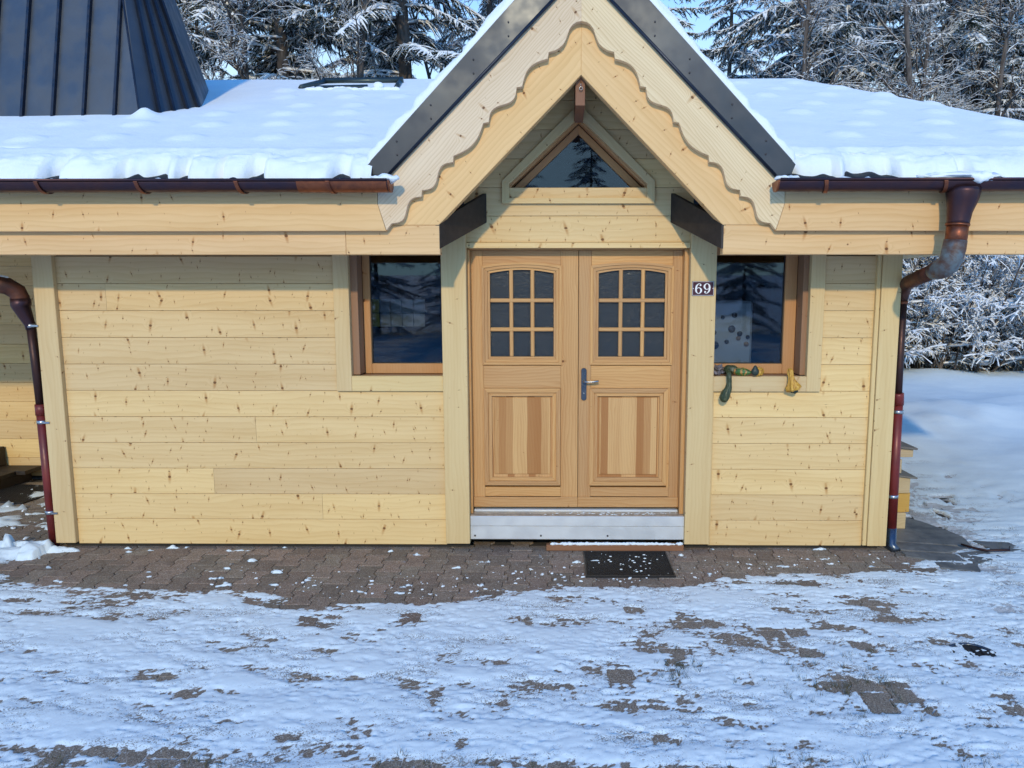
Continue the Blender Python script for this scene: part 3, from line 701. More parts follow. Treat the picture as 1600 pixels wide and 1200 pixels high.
# ================================================================== EAVES, GABLE, ROOF
YB = -.55
def beam(x0, x1): return board('eave_beam', (x0, x1, YB, YB + .09, 2.364, 2.570), 'beam', 'x')
beam(-9, -1.679); beam(-1.6775, -1.004); beam(1.016, 4.9)
for s in (-1, 1):
    inner = [(0, 3.592), (s * 1.010, 2.5712)]; 
    pts = [(0, 3.592), (s * 1.010, 2.5712), (s * 1.50, 2.5712), (s * 1.48, 2.75), (0, 4.05)]
    prism('rafter_board', pts, YB - .0015, YB + .085, 'beam', house, (s * 1, 0, -1.01), .003)
    # scalloped bargeboard
    cusp = [(.224, 3.727), (.445, 3.496), (.678, 3.260), (.888, 3.040), (1.114, 2.806), (1.335, 2.578)]
    edge = [(0, 3.928)]
    prev = None
    kinds_ = 'ABBAAA'
    def wave(p, q, amp, n_=16):
        dx, dz = q[0] - p[0], q[1] - p[1]; L = math.hypot(dx, dz); nx_, nz_ = -dz / L, dx / L
        if nx_ < 0: nx_, nz_ = -nx_, -nz_
        return [(p[0] + dx * u + nx_ * amp(u), p[1] + dz * u + nz_ * amp(u)) for u in [k / n_ for k in range(1, n_)]]
    amps = {'AB': lambda u: .050 * math.sin(math.pi * u), 'BB': lambda u: -.033 * math.sin(2 * math.pi * u),
            'BA': lambda u: -.044 * math.sin(math.pi * u), 'AA': lambda u: .033 * math.sin(2 * math.pi * u)}
    c0 = (0, 3.928)
    pl = [c0]
    pl += [(.035, 3.921), (.060, 3.905), (.080, 3.880), (.093, 3.845), (.107, 3.808), (.124, 3.778), (.147, 3.757), (.180, 3.738), (.224, 3.727)]
    for i_ in range(len(cusp) - 1):
        (ax, az), (bx, bz) = cusp[i_], cusp[i_ + 1]; ka, kb = kinds_[i_], kinds_[i_ + 1]
        st_ = (ax + .005, az - .043) if ka == 'A' else (ax, az)
        en_ = (bx, bz) if kb == 'A' else (bx - .038, bz + .006)
        if ka == 'A': pl.append(st_)
        pl += wave(st_, en_, amps[ka + kb]) + [en_]
        if kb == 'B': pl.append((bx, bz))
    pl += [(1.350, 2.560), (1.372, 2.531)]
    poly = pl + [(1.428, 2.712), (1.425, 2.80), (1.347, 2.900), (0, 4.252)]
    poly = [(s * x, z_) for x, z_ in poly]
    prism('bargeboard', poly, -.603, -.5525, 'barge', house, (s * 1, 0, -1.01), .0015)
    # folded metal verge with a dark lip and screws
    vo = [(0, 4.530), (1.487, 2.975), (1.462, 2.912), (1.352, 2.897), (0, 4.252)]
    vf = prism('verge_flashing', [(s * x, z_) for x, z_ in vo], -.622, -.604, 'zinc_verge', house, 'x', .001)
    bm = bmesh.new(); add_tube(bm, [(0, -.622, 4.252), (s * 1.352, -.622, 2.900)], .012, 8); finish(bm, 'folded_lip', 'zinc_edge', vf, 'x', 0, True)
    for k in range(5):
        u = .14 + .19 * k + .02 * (k % 2); x = 1.42 * (u); 
        for off in (.05, .14):
            z_ = 4.252 - 1.0 * x + off + .02
            tube('screw', [(s * x, -.6225, z_), (s * x, -.628, z_)], .006, 'screw', vf, 8)
    # dark closure board running back from the beam end to the wall
    f0 = [(s * 1.003, YB + .001, 2.405), (s * .722, -.003, 2.640), (s * .722, -.003, 2.862), (s * 1.003, YB + .001, 2.60), ]
    o_ = [(x + s * .03, y, z_) for x, y, z_ in f0]
    poly3('closure_board', [f0, o_[::-1], [f0[0], f0[1], o_[1], o_[0]], [f0[2], f0[3], o_[3], o_[2]], [f0[1], f0[2], o_[2], o_[1]], [f0[3], f0[0], o_[0], o_[3]]], 'dark', house)
    # gable roof slab from ridge to eave, running back to the main roof
    def zr(x, t_): return 4.53 - 1.045 * abs(x) + t_
    def yv(x, t_): return (zr(x, 0) - 2.87) / .384 - .62
    up = [(0, -.605, zr(0, .012)), (s * 1.47, -.605, zr(1.47, .012)), (s * 1.47, yv(1.47, 0) + .1, zr(1.47, .012)), (0, yv(0, 0) + .1, zr(0, .012))]
    dn = [(x, y, z_ - .20) for x, y, z_ in up]
    poly3('gable_roof', [up, dn[::-1], [up[0], up[1], dn[1], dn[0]], [up[1], up[2], dn[2], dn[1]], [up[2], up[3], dn[3], dn[2]]], 'zinc', house)
# fascia boards behind the gutters, mitred against the bargeboards
prism('fascia_board', [(-9, 2.520), (-1.374, 2.527), (-1.430, 2.712), (-1.430, 2.80), (-9, 2.80)], -.603, -.5515, 'beam', house, 'x', .002)
prism('fascia_board', [(4.9, 2.520), (1.374, 2.527), (1.430, 2.712), (1.430, 2.80), (4.9, 2.80)], -.603, -.5515, 'beam', house, 'x', .002)
# ridge block with an eye hook
rb = box('ridge_block', (-.038, .030, -.50, .02, 3.40, 3.72), 'redwood', house, 'z', .003)
bm = bmesh.new()
add_tube(bm, [(0, -.505, 3.56), (0, -.515, 3.53)], .003, 8)
add_tube(bm, [(.0 + .011 * math.sin(a), -.517, 3.512 + .011 * math.cos(a)) for a in np.linspace(0, 2 * math.pi, 17)], .0028, 6, False)
finish(bm, 'eye_hook', 'chrome', rb, 'z', 0, True)
# porch soffit
box('soffit', (-9, -1.45, -.46, 2.3, 2.575, 2.60), 'clad', house, 'x', 0); box('soffit', (1.45, 4.9, -.46, .03, 2.575, 2.60), 'clad', house, 'x', 0)
box('soffit', (2.5, 4.9, .03, 6.4, 2.575, 2.60), 'clad', house, 'x', 0)

# main roof
RY0, RZ0, RS = -.62, 2.87, .384; RYR = 4.72
def rz(y): return RZ0 + RS * (y - RY0)
XR0, XR1 = 4.62, 3.10      # right edge at the eave and at the ridge
def xr(y): return XR0 + (XR1 - XR0) * (y - RY0) / (RYR - RY0)
def P_(x, y): return (x, y, rz(y))
rl1 = [P_(-9, RY0), P_(-1.45, RY0), P_(-1.45, -.2), P_(-1.45, RYR), P_(-9, RYR)]
rl2 = [P_(1.45, RY0), P_(XR0, RY0), P_(XR1, RYR), P_(1.45, RYR), P_(1.45, -.2)]
rl3 = [P_(-1.45, -.2), P_(0, 3.78), P_(0, RYR), P_(-1.45, RYR)]; rl4 = [P_(1.45, -.2), P_(1.45, RYR), P_(0, RYR), P_(0, 3.78)]
back = [(-9, RYR, rz(RYR)), (XR1, RYR, rz(RYR)), (XR0, 10, RZ0), (-9, 10, RZ0)]
side = [(XR0, RY0, RZ0), (4.95, RY0, RZ0 - .05), (4.95, 10, RZ0 - .05), (XR0, 10, RZ0), (XR1, RYR, rz(RYR))]
bm = bmesh.new()
for f in (rl1, rl2, rl3, rl4, back, side):
    bm.faces.new([bm.verts.new(p) for p in f])
bmesh.ops.triangulate(bm, faces=bm.faces)
roof = finish(bm, 'main_roof', 'tile', house)
# tile ends: wavy lip showing under the snow
def tile_row(x0, x1):
    n_ = max(int((x1 - x0) / .015), 8); xs = np.linspace(x0, x1, n_); V = []; F = []
    ys = [(-.655, -.012, 0), (-.655, .0, 1), (-.50, .02, 1), (-.20, .06, 1)]
    for y, dz, k in ys:
        for x in xs:
            ph = (x / .36) % 1; w_ = (.5 - .5 * math.cos(x / .18 * 2 * math.pi)) ** 2 * (.7 + .3 * math.sin(x * 7.3))
            V.append((x, y, RZ0 + .384 * (y + .62) + (.004 + .024 * w_ if k else -.022)))
    return link('tile_edge', np_mesh('tile_edge', V, grid_faces(n_, len(ys)), True), roof, 'tile')
tile_row(-9, -1.44); tile_row(1.44, XR0)

# snow on the main roof
DOTS = [(-4.57 + .64 * i + (0 if j % 2 else .13 * 0), .90 + .65 * (j - 1)) for j in (1,) for i in range(5)] + [(-3.80 - .66, .235), (-3.80, .235), (-3.13, .235), (-2.48, .235), (-1.80, .235), (-3.46, 1.52), (-2.83, 1.52), (-2.22, 1.52), (-2.88, 2.10), (-2.33, 2.10), (-2.6, 2.75), (-3.3, 2.75), (-2.0, 2.75), (-3.5, 3.3), (-2.8, 3.3)]
DOTS2 = [(2.2 + .66 * i + .33 * (j % 2), .3 + .62 * j) for i in range(4) for j in range(7)]
ND = 26
def roof_snow(x0, x1, gable_side):
    step = .022; xs = np.arange(x0, x1 + step, step); nx = len(xs)
    ss = np.concatenate([np.linspace(0, 1, ND) ** 1.6 * .22, .22 + np.cumsum(np.full(60, .03)), .22 + 1.8 + np.cumsum(np.full(60, .058))]); ss = ss[ss < RYR - RY0 + .02]
    a1 = sstep(fbm(xs * 6.0, xs * 0 + 3, 3, 31), .48, .64); a2 = vnoise(xs * 9, xs * 0, 8); a3 = vnoise(xs * 21, xs * 0, 9)
    s0 = -.03 + .20 * a1 * (.6 + .4 * a2) + .03 * a2 + .015 * a3; drool = 1 - a1
    Xg, Sg = np.meshgrid(xs, ss)
    fall = np.clip(1 - Sg / .38, 0, 1)
    Yg = RY0 - .03 + Sg + s0[None, :] * fall
    tt = np.clip(Sg / .16, 0, 1)
    T = .130 * np.sqrt(np.clip(1 - (1 - tt) ** 2, 0, 1))
    lum = fbm(Xg * 6.5, Yg * 9, 4, 201) - .5; soft = fbm(Xg * .9, Yg * .8, 3, 205) - .5; fine = fbm(Xg * 26, Yg * 26, 3, 207) - .5
    edge = np.clip(1 - Sg / .45, 0, 1) ** .7
    T = T + np.sqrt(tt) * (edge * (.075 * lum + .035 * fine) + .03 * soft)
    T = T + .022 * np.exp(-((Sg - .30 - .06 * vnoise(Xg * 2, Xg * 0, 77)) / .10) ** 2)
    Yg = Yg - edge * .035 * lum * 2 * (tt < 1)
    for (dx, dy) in DOTS + DOTS2:
        jx, jy = dx + .03 * math.sin(dx * 91), dy + .03 * math.sin(dy * 57 + dx * 33)
        T = T + .030 * np.exp(-(((Xg - jx) / .125) ** 2 + ((Yg - jy) / .125) ** 2) ** 2)
    T = T + .05 * np.exp(-(((Xg + 4.12) / .09) ** 2 + ((Yg - 1.35) / .10) ** 2)) * 1.6      # drift at the turret corner
    T = T - .10 * np.exp(-(((Xg + 4.38) / .10) ** 2 + ((Yg + .17) / .05) ** 2))
    Zg = RZ0 + RS * (Yg - RY0) + .008 + T
    Zg = np.where(Sg == 0, Zg - .02 - .022 * drool[None, :] - .015 * a3[None, :], Zg)
    # round off at the ridge, and slant the right edge
    rr = np.clip((Yg - (RYR - .22)) / .22, 0, 1); Zg = Zg - .05 * rr ** 2
    if x1 > 3: 
        u = (Xg - x0) / (x1 - x0); lim = XR0 + .03 + (XR1 - XR0) * (Yg - RY0) / (RYR - RY0)
        Xg = x0 + u * (lim - x0) if False else np.minimum(Xg, lim); d = np.clip((lim - Xg) / .15, 0, 1); Zg = Zg - (1 - np.sqrt(1 - (1 - d) ** 2)) * .14
    F = grid_faces(nx, len(ss))
    zc = 4.53 - 1.045 * np.abs(Xg) ; bad = (zc > Zg + .05).ravel() & (np.abs(Xg) < 1.46).ravel()
    keep = ~(bad[F].all(1))
    A = np.stack([Xg.ravel(), Yg.ravel(), Zg.ravel()], 1)[F[:, :3]]
    F = F[keep]
    return np.stack([Xg.ravel(), Yg.ravel(), Zg.ravel()], 1), F
V1, F1 = roof_snow(-9, -.02, 1); V2, F2 = roof_snow(-.02, XR0 + .03, 1)
# trim the strip right in front of the gable mouth
def cut(V, F): return F[~((np.abs(V[F][:, :, 0]).max(1) < 1.47) & (V[F][:, :, 1].min(1) < .35))]
F1 = cut(V1, F1); F2 = cut(V2, F2)
# gable-roof snow
def gable_snow(s):
    us = np.linspace(0, 1, 90); vs = np.linspace(0, 1, 70); U, W = np.meshgrid(us, vs)
    Xg = s * (1.495 * U); top = 4.53 - 1.045 * 1.495 * U
    y0 = -.60 + .012 * fbm(U * 40, U * 0, 3, 300); y1 = (top - 2.87) / .384 - .62 + .25
    Yg = y0 + (y1 - y0) * W ** 1.7
    T = .075 * np.sqrt(np.clip(1 - (1 - np.clip((Yg - y0) / .07, 0, 1)) ** 2, 0, 1)) * (.85 + .5 * (fbm(U * 22, Yg * 8, 4, 305) - .5) * 2)
    T *= np.sqrt(np.clip((1.0 - U) / .03, 0, 1)) * .9 + .1
    n_ = 1 / math.hypot(1, 1.045)
    return np.stack([(Xg + s * T * 1.045 * n_).ravel(), Yg.ravel(), (top + .014 + T * n_).ravel()], 1), grid_faces(90, 70)
V3, F3 = gable_snow(-1); V4, F4 = gable_snow(1)
allV = np.concatenate([V1, V2, V3, V4]); o1 = len(V1); o2 = o1 + len(V2); o3 = o2 + len(V3)
allF = np.concatenate([F1, F2 + o1, F3 + o2, F4 + o3])
props(link('roof_snow', np_mesh('roof_snow', allV, allF, True), None, 'snow'), 'thick unbroken snow lying on the chalet roof above the gutters', None, None, 'stuff')

# gutters
def gutter(x0, x1, capx, br, seam):
    bm = bmesh.new(); r = .070; cy, cz = -.725, 2.846
    prof = [(cy + r * math.cos(a), cz + r * math.sin(a) * .98) for a in np.linspace(math.pi, 2 * math.pi, 17)]
    prof_in = [(cy + (r - .004) * math.cos(a), cz + (r - .004) * math.sin(a)) for a in np.linspace(2 * math.pi, math.pi, 17)]
    pr = prof + prof_in
    a = [bm.verts.new((x0, y, z_)) for y, z_ in pr]; b = [bm.verts.new((x1, y, z_)) for y, z_ in pr]; n_ = len(pr)
    for i in range(n_): bm.faces.new((a[i], b[i], b[(i + 1) % n_], a[(i + 1) % n_]))
    g = finish(bm, 'gutter', 'copper', house, 'x', 0, True)
    bm = bmesh.new(); add_tube(bm, [(x0, cy - r - .004, cz + .004), (x1, cy - r - .004, cz + .004)], .0095, 10); finish(bm, 'rolled_bead', 'copper', g, 'x', 0, True)
    # end cap
    bm = bmesh.new(); pc = prof
    f0 = [bm.verts.new((capx, y * 1.0, z_)) for y, z_ in [(cy + (y - cy) * 1.06, cz + (z_ - cz) * 1.06) for y, z_ in pc]]
    f1 = [bm.verts.new((capx + (.012 if capx < 0 else -.012), v.co.y, v.co.z)) for v in f0]
    bm.faces.new(f0); bm.faces.new(f1[::-1])
    for i in range(len(f0)): bm.faces.new((f0[i], f0[(i + 1) % len(f0)], f1[(i + 1) % len(f0)], f1[i]))
    finish(bm, 'end_cap', 'copper_new', g, 'x')
    for bx in br:
        bm = bmesh.new(); R2 = r + .004
        aa = np.linspace(math.pi * .98, 1.85 * math.pi, 15); w_ = .013
        for u in (0, 1):
            pass
        rows = [[bm.verts.new((bx + sx + .035 * (k / 14), cy + rr * math.cos(a_), cz + rr * math.sin(a_))) for sx, rr in ((-w_, R2), (w_, R2), (w_, R2 + .005), (-w_, R2 + .005))] for k, a_ in enumerate(aa)]
        for p_, q_ in zip(rows, rows[1:]):
            for i in range(4): bm.faces.new((p_[i], p_[(i + 1) % 4], q_[(i + 1) % 4], q_[i]))
        bm.faces.new(rows[0]); bm.faces.new(rows[-1][::-1])
        finish(bm, 'gutter_bracket', 'copper_new', g, 'x', 0)
    if seam:
        bm = bmesh.new(); pr2 = [(cy + (r + .0025) * math.cos(a_), cz + (r + .0025) * math.sin(a_) * .985) for a_ in np.linspace(math.pi, 1.9 * math.pi, 16)]
        a = [bm.verts.new((seam[0], y, z_)) for y, z_ in pr2]; b = [bm.verts.new((seam[1], y, z_)) for y, z_ in pr2]
        for i in range(len(pr2) - 1): bm.faces.new((a[i], b[i], b[i + 1], a[i + 1]))
        finish(bm, 'joint_sleeve', 'copper_new', g, 'x', 0, True)
    return g
gl = gutter(-9, -1.315, -1.312, [-8.0, -7.3, -6.55, -5.82, -5.10, -4.38, -3.70, -3.02, -2.34, -1.72], (-1.93, -1.32))
gr = gutter(1.335, 4.9, 1.332, [1.64, 2.44, 3.3, 4.1], None)
bm = bmesh.new()
bmesh.ops.create_icosphere(bm, subdivisions=3, radius=1, matrix=Matrix.Translation((-1.34, -.735, 2.865)) @ Matrix.Diagonal((.10, .055, .03, 1)))
bmesh.ops.create_icosphere(bm, subdivisions=3, radius=1, matrix=Matrix.Translation((1.40, -.735, 2.858)) @ Matrix.Diagonal((.09, .06, .02, 1)))
bmesh.ops.create_icosphere(bm, subdivisions=3, radius=1, matrix=Matrix.Translation((2.56, -.75, 2.872)) @ Matrix.Diagonal((.30, .055, .030, 1)))
bmesh.ops.create_icosphere(bm, subdivisions=3, radius=1, matrix=Matrix.Translation((2.68, -.79, 2.862)) @ Matrix.Diagonal((.08, .035, .035, 1)))
for k in range(46):
    x = random.choice([random.uniform(-4.9, -1.5), random.uniform(1.5, 4)])
    bmesh.ops.create_icosphere(bm, subdivisions=2, radius=1, matrix=Matrix.Translation((x, random.uniform(-.74, -.68), 2.845)) @ Matrix.Diagonal((random.uniform(.05, .16), .05, random.uniform(.012, .026), 1)))
for v in bm.verts:
    v.co.z += .008 * math.sin(v.co.x * 61 + v.co.y * 40) + .004 * math.sin(v.co.x * 143)
props(finish(bm, 'gutter_snow', 'snow', None, smooth=True), 'snow fallen into the copper gutters along the eaves', None, None, 'stuff')

# downspouts
dsr = tube('downspout', [(2.585, .02, 2.12), (2.587, .02, 1.5), (2.590, .02, 1.25)], .034, 'brown_pipe', house)
tube('outlet_funnel', [(2.60, -.725, 2.800), (2.60, -.725, 2.77), (2.597, -.725, 2.72), (2.585, -.725, 2.64), (2.580, -.725, 2.58), (2.578, -.725, 2.555)], [.108, .110, .100, .080, .074, .073], 'copper', dsr)
tube('pipe_collar', [(2.578, -.725, 2.562), (2.577, -.725, 2.548)], .078, 'copper_new', dsr)
tube('elbow', [(2.578, -.725, 2.555), (2.575, -.725, 2.48), (2.570, -.725, 2.43)], .071, 'copper_new', dsr)
el = [(2.571, -.725, 2.452), (2.566, -.724, 2.40), (2.556, -.718, 2.33), (2.541, -.704, 2.285), (2.522, -.67, 2.262), (2.512, -.62, 2.250), (2.512, -.58, 2.245)]
tube('elbow', el, [.074, .076, .076, .075, .072, .066, .062], 'patina', dsr, 20)
tube('offset_pipe', [(2.515, -.60, 2.250), (2.545, -.30, 2.205), (2.570, -.08, 2.170), (2.585, .0, 2.135), (2.586, .02, 2.08), (2.586, .02, 2.03)], [.056, .055, .054, .052, .044, .036], 'copper_mid', dsr, 18)
tube('lower_pipe', [(2.590, .02, 1.285), (2.592, .02, 1.265), (2.594, .02, 1.19)], .047, 'red_pipe', dsr)
tube('lower_pipe', [(2.594, .02, 1.20), (2.604, .02, .14)], .041, 'red_pipe', dsr)
tube('lower_pipe', [(2.603, .02, .16), (2.604, .01, .02), (2.62, -.05, -.02)], .043, 'handle', dsr)
for z_ in (1.135, .43): 
    tube('pipe_clamp', [(2.597, .02, z_ - .014), (2.597, .02, z_ + .014)], .046, 'steel', dsr); box('clamp_arm', (2.52, 2.56, .005, .03, z_ - .008, z_ + .008), 'steel', dsr, 'x', .002)
for z_ in (2.015,): tube('pipe_clamp', [(2.586, .02, z_ - .012), (2.586, .02, z_ + .012)], .040, 'copper_new', dsr)
dsl = tube('downspout', [(-4.400, -.01, 1.86), (-4.390, -.005, 1.5), (-4.380, -.005, 1.15)], .033, 'brown_pipe', house)
tube('offset_pipe', [(-5.15, -.70, 2.40), (-4.85, -.42, 2.27), (-4.60, -.19, 2.165), (-4.53, -.11, 2.15)], .061, 'copper_mid', dsl, 18)
tube('elbow', [(-4.58, -.175, 2.172), (-4.50, -.09, 2.145), (-4.455, -.05, 2.10), (-4.44, -.045, 2.05), (-4.437, -.045, 2.03)], [.068, .068, .067, .066, .066], 'copper_mid', dsl, 20)
tube('pipe_collar', [(-4.585, -.18, 2.174), (-4.565, -.16, 2.168)], .072, 'brown_pipe', dsl)
tube('reducer', [(-4.437, -.045, 2.045), (-4.437, -.045, 1.99), (-4.437, -.045, 1.985), (-4.405, -.012, 1.84), (-4.402, -.01, 1.80)], [.070, .070, .064, .038, .036], 'copper', dsl, 20)
tube('lower_pipe', [(-4.380, -.005, 1.19), (-4.380, -.005, 1.10)], .043, 'red_pipe', dsl); tube('lower_pipe', [(-4.380, -.005, 1.12), (-4.370, -.005, -.01)], .038, 'red_pipe', dsl)
for z_ in (1.83, 1.045, .285):
    x_ = (-4.398 if z_ > 1.5 else -4.376); tube('pipe_clamp', [(x_, -.005, z_ - .014), (x_, -.005, z_ + .014)], .043, 'steel', dsl); box('clamp_arm', (x_ + .035, x_ + .085, -.055, -.035, z_ - .008, z_ + .008), 'steel', dsl, 'x', .002)
bm = bmesh.new(); add_tube(bm, [(-5.15, -.70, 2.455), (-4.85, -.42, 2.325), (-4.60, -.19, 2.222), (-4.50, -.09, 2.195), (-4.46, -.055, 2.155)], [.035, .04, .036, .03, .008], 12)
props(finish(bm, 'pipe_snow', 'snow', None, smooth=True), 'ridge of snow lying on the left downspout elbow', 'snow ridge')

# ---- recessed wing on the left
wing = box('wing_wall', (-12, -4.32, 2.248, 2.30, -.02, 2.58), 'inside', house, bevel=0)
for i in range(12): plank(-9.5, -4.31, .010 + .2155 * i, .010 + .2155 * (i + 1), wing, y=2.22)
side_wall = box('wing_side_wall', (-4.328, -4.30, .03, 2.22, .0, 2.57), 'clad', house, 'y', 0)
# ---- turret of standing-seam metal
def V3_(*a): return Vector(a)
A_ = R(78)
B0 = V3_(-4.16, 1.36, 3.62)                       # front right corner at the roof
cdir = V3_(-.195, .2125, 1.0)                     # hip line direction
def tp(p, d, z_): return p + d * ((z_ - p.z) / d.z)
z_t, z_b = 6.6, 3.2
B1 = V3_(-3.86, 2.05, 3.9); d1 = V3_(-.31, -.02, 1.0)
L0 = V3_(-8.2, 1.36, 3.62); dL = V3_(.195, .2125, 1.0)
B2 = V3_(-4.30, 3.4, 4.1); d2 = V3_(-.25, -.21, 1.0); B3 = V3_(-8.0, 3.4, 4.1); d3 = V3_(.25, -.21, 1.0)
ring_b = [tp(L0, dL, z_b), tp(B0, cdir, z_b), tp(B1, d1, z_b), tp(B2, d2, z_b), tp(B3, d3, z_b)]
ring_t = [tp(L0, dL, z_t), tp(B0, cdir, z_t), tp(B1, d1, z_t), tp(B2, d2, z_t), tp(B3, d3, z_t)]
bm = bmesh.new(); vb = [bm.verts.new(p) for p in ring_b]; vt = [bm.verts.new(p) for p in ring_t]
for i in range(5): bm.faces.new((vb[i], vb[(i + 1) % 5], vt[(i + 1) % 5], vt[i]))
bm.faces.new(vt)
turret = finish(bm, 'turret', 'zinc', None, 'z'); turret.name = 'turret'
props(turret, 'dark charcoal standing-seam metal turret rising through the snowy roof at top left', 'turret')
def seam(a, b, nrm, h=.035, w=.012):
    nrm = nrm.normalized(); s = (b - a).cross(nrm).normalized() * w; bm = bmesh.new()
    q = [bm.verts.new(p) for p in (a - s, a + s, a + s + nrm * h, a - s + nrm * h, b - s, b + s, b + s + nrm * h, b - s + nrm * h)]
    for f in ((0, 1, 2, 3), (7, 6, 5, 4), (1, 5, 6, 2), (2, 6, 7, 3), (3, 7, 4, 0), (0, 4, 5, 1)): bm.faces.new([q[i] for i in f])
    finish(bm, 'seam', 'zinc_edge', turret, 'z')
nf = (ring_b[1] - ring_b[0]).cross(ring_t[0] - ring_b[0]); nf = -nf if nf.y > 0 else nf
for x in [-8.0 + .298 * k for k in range(14)]:
    if x < -4.28:
        a = V3_(x, 0, z_b); a.y = 1.36 + (z_b - 3.62) * .2125; b = V3_(x + .0, 1.36 + (z_t - 3.62) * .2125, z_t)
        xr_t = ring_t[1].x - .02
        if x > xr_t: u = (x - ring_t[1].x) / (ring_b[1].x - ring_t[1].x); b = V3_(x, 0, z_t + (z_b - z_t) * u); b.y = 1.36 + (b.z - 3.62) * .2125
        seam(a, b, nf)
ns = (ring_b[2] - ring_b[1]).cross(ring_t[1] - ring_b[1]); ns = -ns if ns.x < 0 else ns
for u in (.26, .48, .70, .90):
    seam(ring_b[1].lerp(ring_b[2], u), ring_t[1].lerp(ring_t[2], u), ns, .045, .012)
seam(ring_b[1], ring_t[1], nf.normalized() + ns.normalized(), .012, .008)
# ---- skylight
def rp(x, y, h=0): return (x, y, rz(y) + .13 + h)
skl = poly3('skylight', [[rp(-3.28, 3.42, -.06), rp(-2.20, 3.42, -.06), rp(-2.28, 4.05, -.06), rp(-3.22, 4.05, -.06)]], 'glass', house)
M['green_metal'] = metal('grey_green_metal', (.035, .055, .06), (.05, .07, .075), .4, .5)
for a, b, r_ in (((-3.15, 3.42), (-2.50, 3.42), .030), ((-3.34, 3.46), (-3.22, 4.05), .034), ((-2.16, 3.46), (-2.24, 4.05), .034), ((-3.26, 4.07), (-2.20, 4.07), .052)):
    tube('skylight_frame', [rp(*a, .025), rp(*b, .035)], r_, 'green_metal', skl, 4)
bm = bmesh.new()
for k in range(16):
    x = -3.2 + .07 * k + random.uniform(-.02, .02); bmesh.ops.create_icosphere(bm, subdivisions=2, radius=1, matrix=Matrix.Translation(rp(x, 3.36, .01)) @ Matrix.Diagonal((.07, .05, random.uniform(.015, .04), 1)))
bmesh.ops.create_icosphere(bm, subdivisions=2, radius=1, matrix=Matrix.Translation(rp(-2.36, 3.38, .05)) @ Matrix.Diagonal((.07, .05, .05, 1)))
props(finish(bm, 'skylight_snow', 'snow', None, smooth=True), 'clumps of snow along the lower edge of the skylight', None, None, 'stuff')

# ================================================================== SMALL THINGS
# house number
pl_ = box('house_number_plate', (.893, 1.066, -.0600, -.0525, 2.068, 2.182), 'plate', None, 'x', .002)
props(pl_, 'maroon enamel plate with white number 69 on the post right of the doors', 'house number')
tri_frame('border', [(.896, 2.071), (1.063, 2.071), (1.063, 2.179), (.896, 2.179)], [(.8985, 2.0735), (1.0605, 2.0735), (1.0605, 2.1765), (.8985, 2.1765)], -.0608, -.0601, 'white', pl_)
def digit(cx, cz, h, rot):
    ctrl = [(.575, .80, .10), (.57, .885, .07), (.45, .955, .05), (.31, .90, .09), (.17, .72, .15), (.125, .45, .175), (.15, .22, .15), (.26, .07, .075), (.38, .03, .055), (.50, .08, .09), (.60, .22, .155), (.62, .33, .17), (.57, .47, .13), (.45, .575, .07), (.33, .575, .055), (.22, .49, .05)]
    P = []
    for i in range(len(ctrl) - 1):
        p0, p1, p2, p3 = [np.array(ctrl[min(max(j, 0), len(ctrl) - 1)]) for j in (i - 1, i, i + 1, i + 2)]
        for u in np.linspace(0, 1, 5)[:-1]: P.append(.5 * ((2 * p1) + (-p0 + p2) * u + (2 * p0 - 5 * p1 + 4 * p2 - p3) * u * u + (-p0 + 3 * p1 - 3 * p2 + p3) * u ** 3))
    P.append(np.array(ctrl[-1])); bm = bmesh.new(); rows = []
    s = -1 if rot else 1
    def T(x, z_, y): return (cx + s * (x - .37) * h, y, cz + s * (z_ - .5) * h)
    for i, p_ in enumerate(P):
        q0, q1 = P[max(i - 1, 0)], P[min(i + 1, len(P) - 1)]; tx, tz = q1[0] - q0[0], q1[1] - q0[1]; L = math.hypot(tx, tz) or 1; nx_, nz_ = -tz / L, tx / L; w_ = p_[2] / 2
        rows.append((bm.verts.new(T(p_[0] + nx_ * w_, p_[1] + nz_ * w_, -.0612)), bm.verts.new(T(p_[0] - nx_ * w_, p_[1] - nz_ * w_, -.0612))))
    for a, b in zip(rows, rows[1:]): bm.faces.new((a[0], a[1], b[1], b[0]))
    c_ = [bm.verts.new(T(.545 + .085 * math.cos(a), .80 + .075 * math.sin(a), -.0616)) for a in np.linspace(0, 2 * math.pi, 17)[:-1]]; bm.faces.new(c_)
    r = bmesh.ops.extrude_face_region(bm, geom=bm.faces[:]); bmesh.ops.translate(bm, verts=[v for v in r['geom'] if isinstance(v, bmesh.types.BMVert)], vec=(0, .0012, 0))
    finish(bm, 'digit', 'white', pl_)
digit(.944, 2.125, .082, False); digit(1.010, 2.125, .082, True)
for x_ in (.903, 1.056): tube('screw', [(x_, -.0605, 2.125), (x_, -.063, 2.125)], .0035, 'white', pl_, 8)

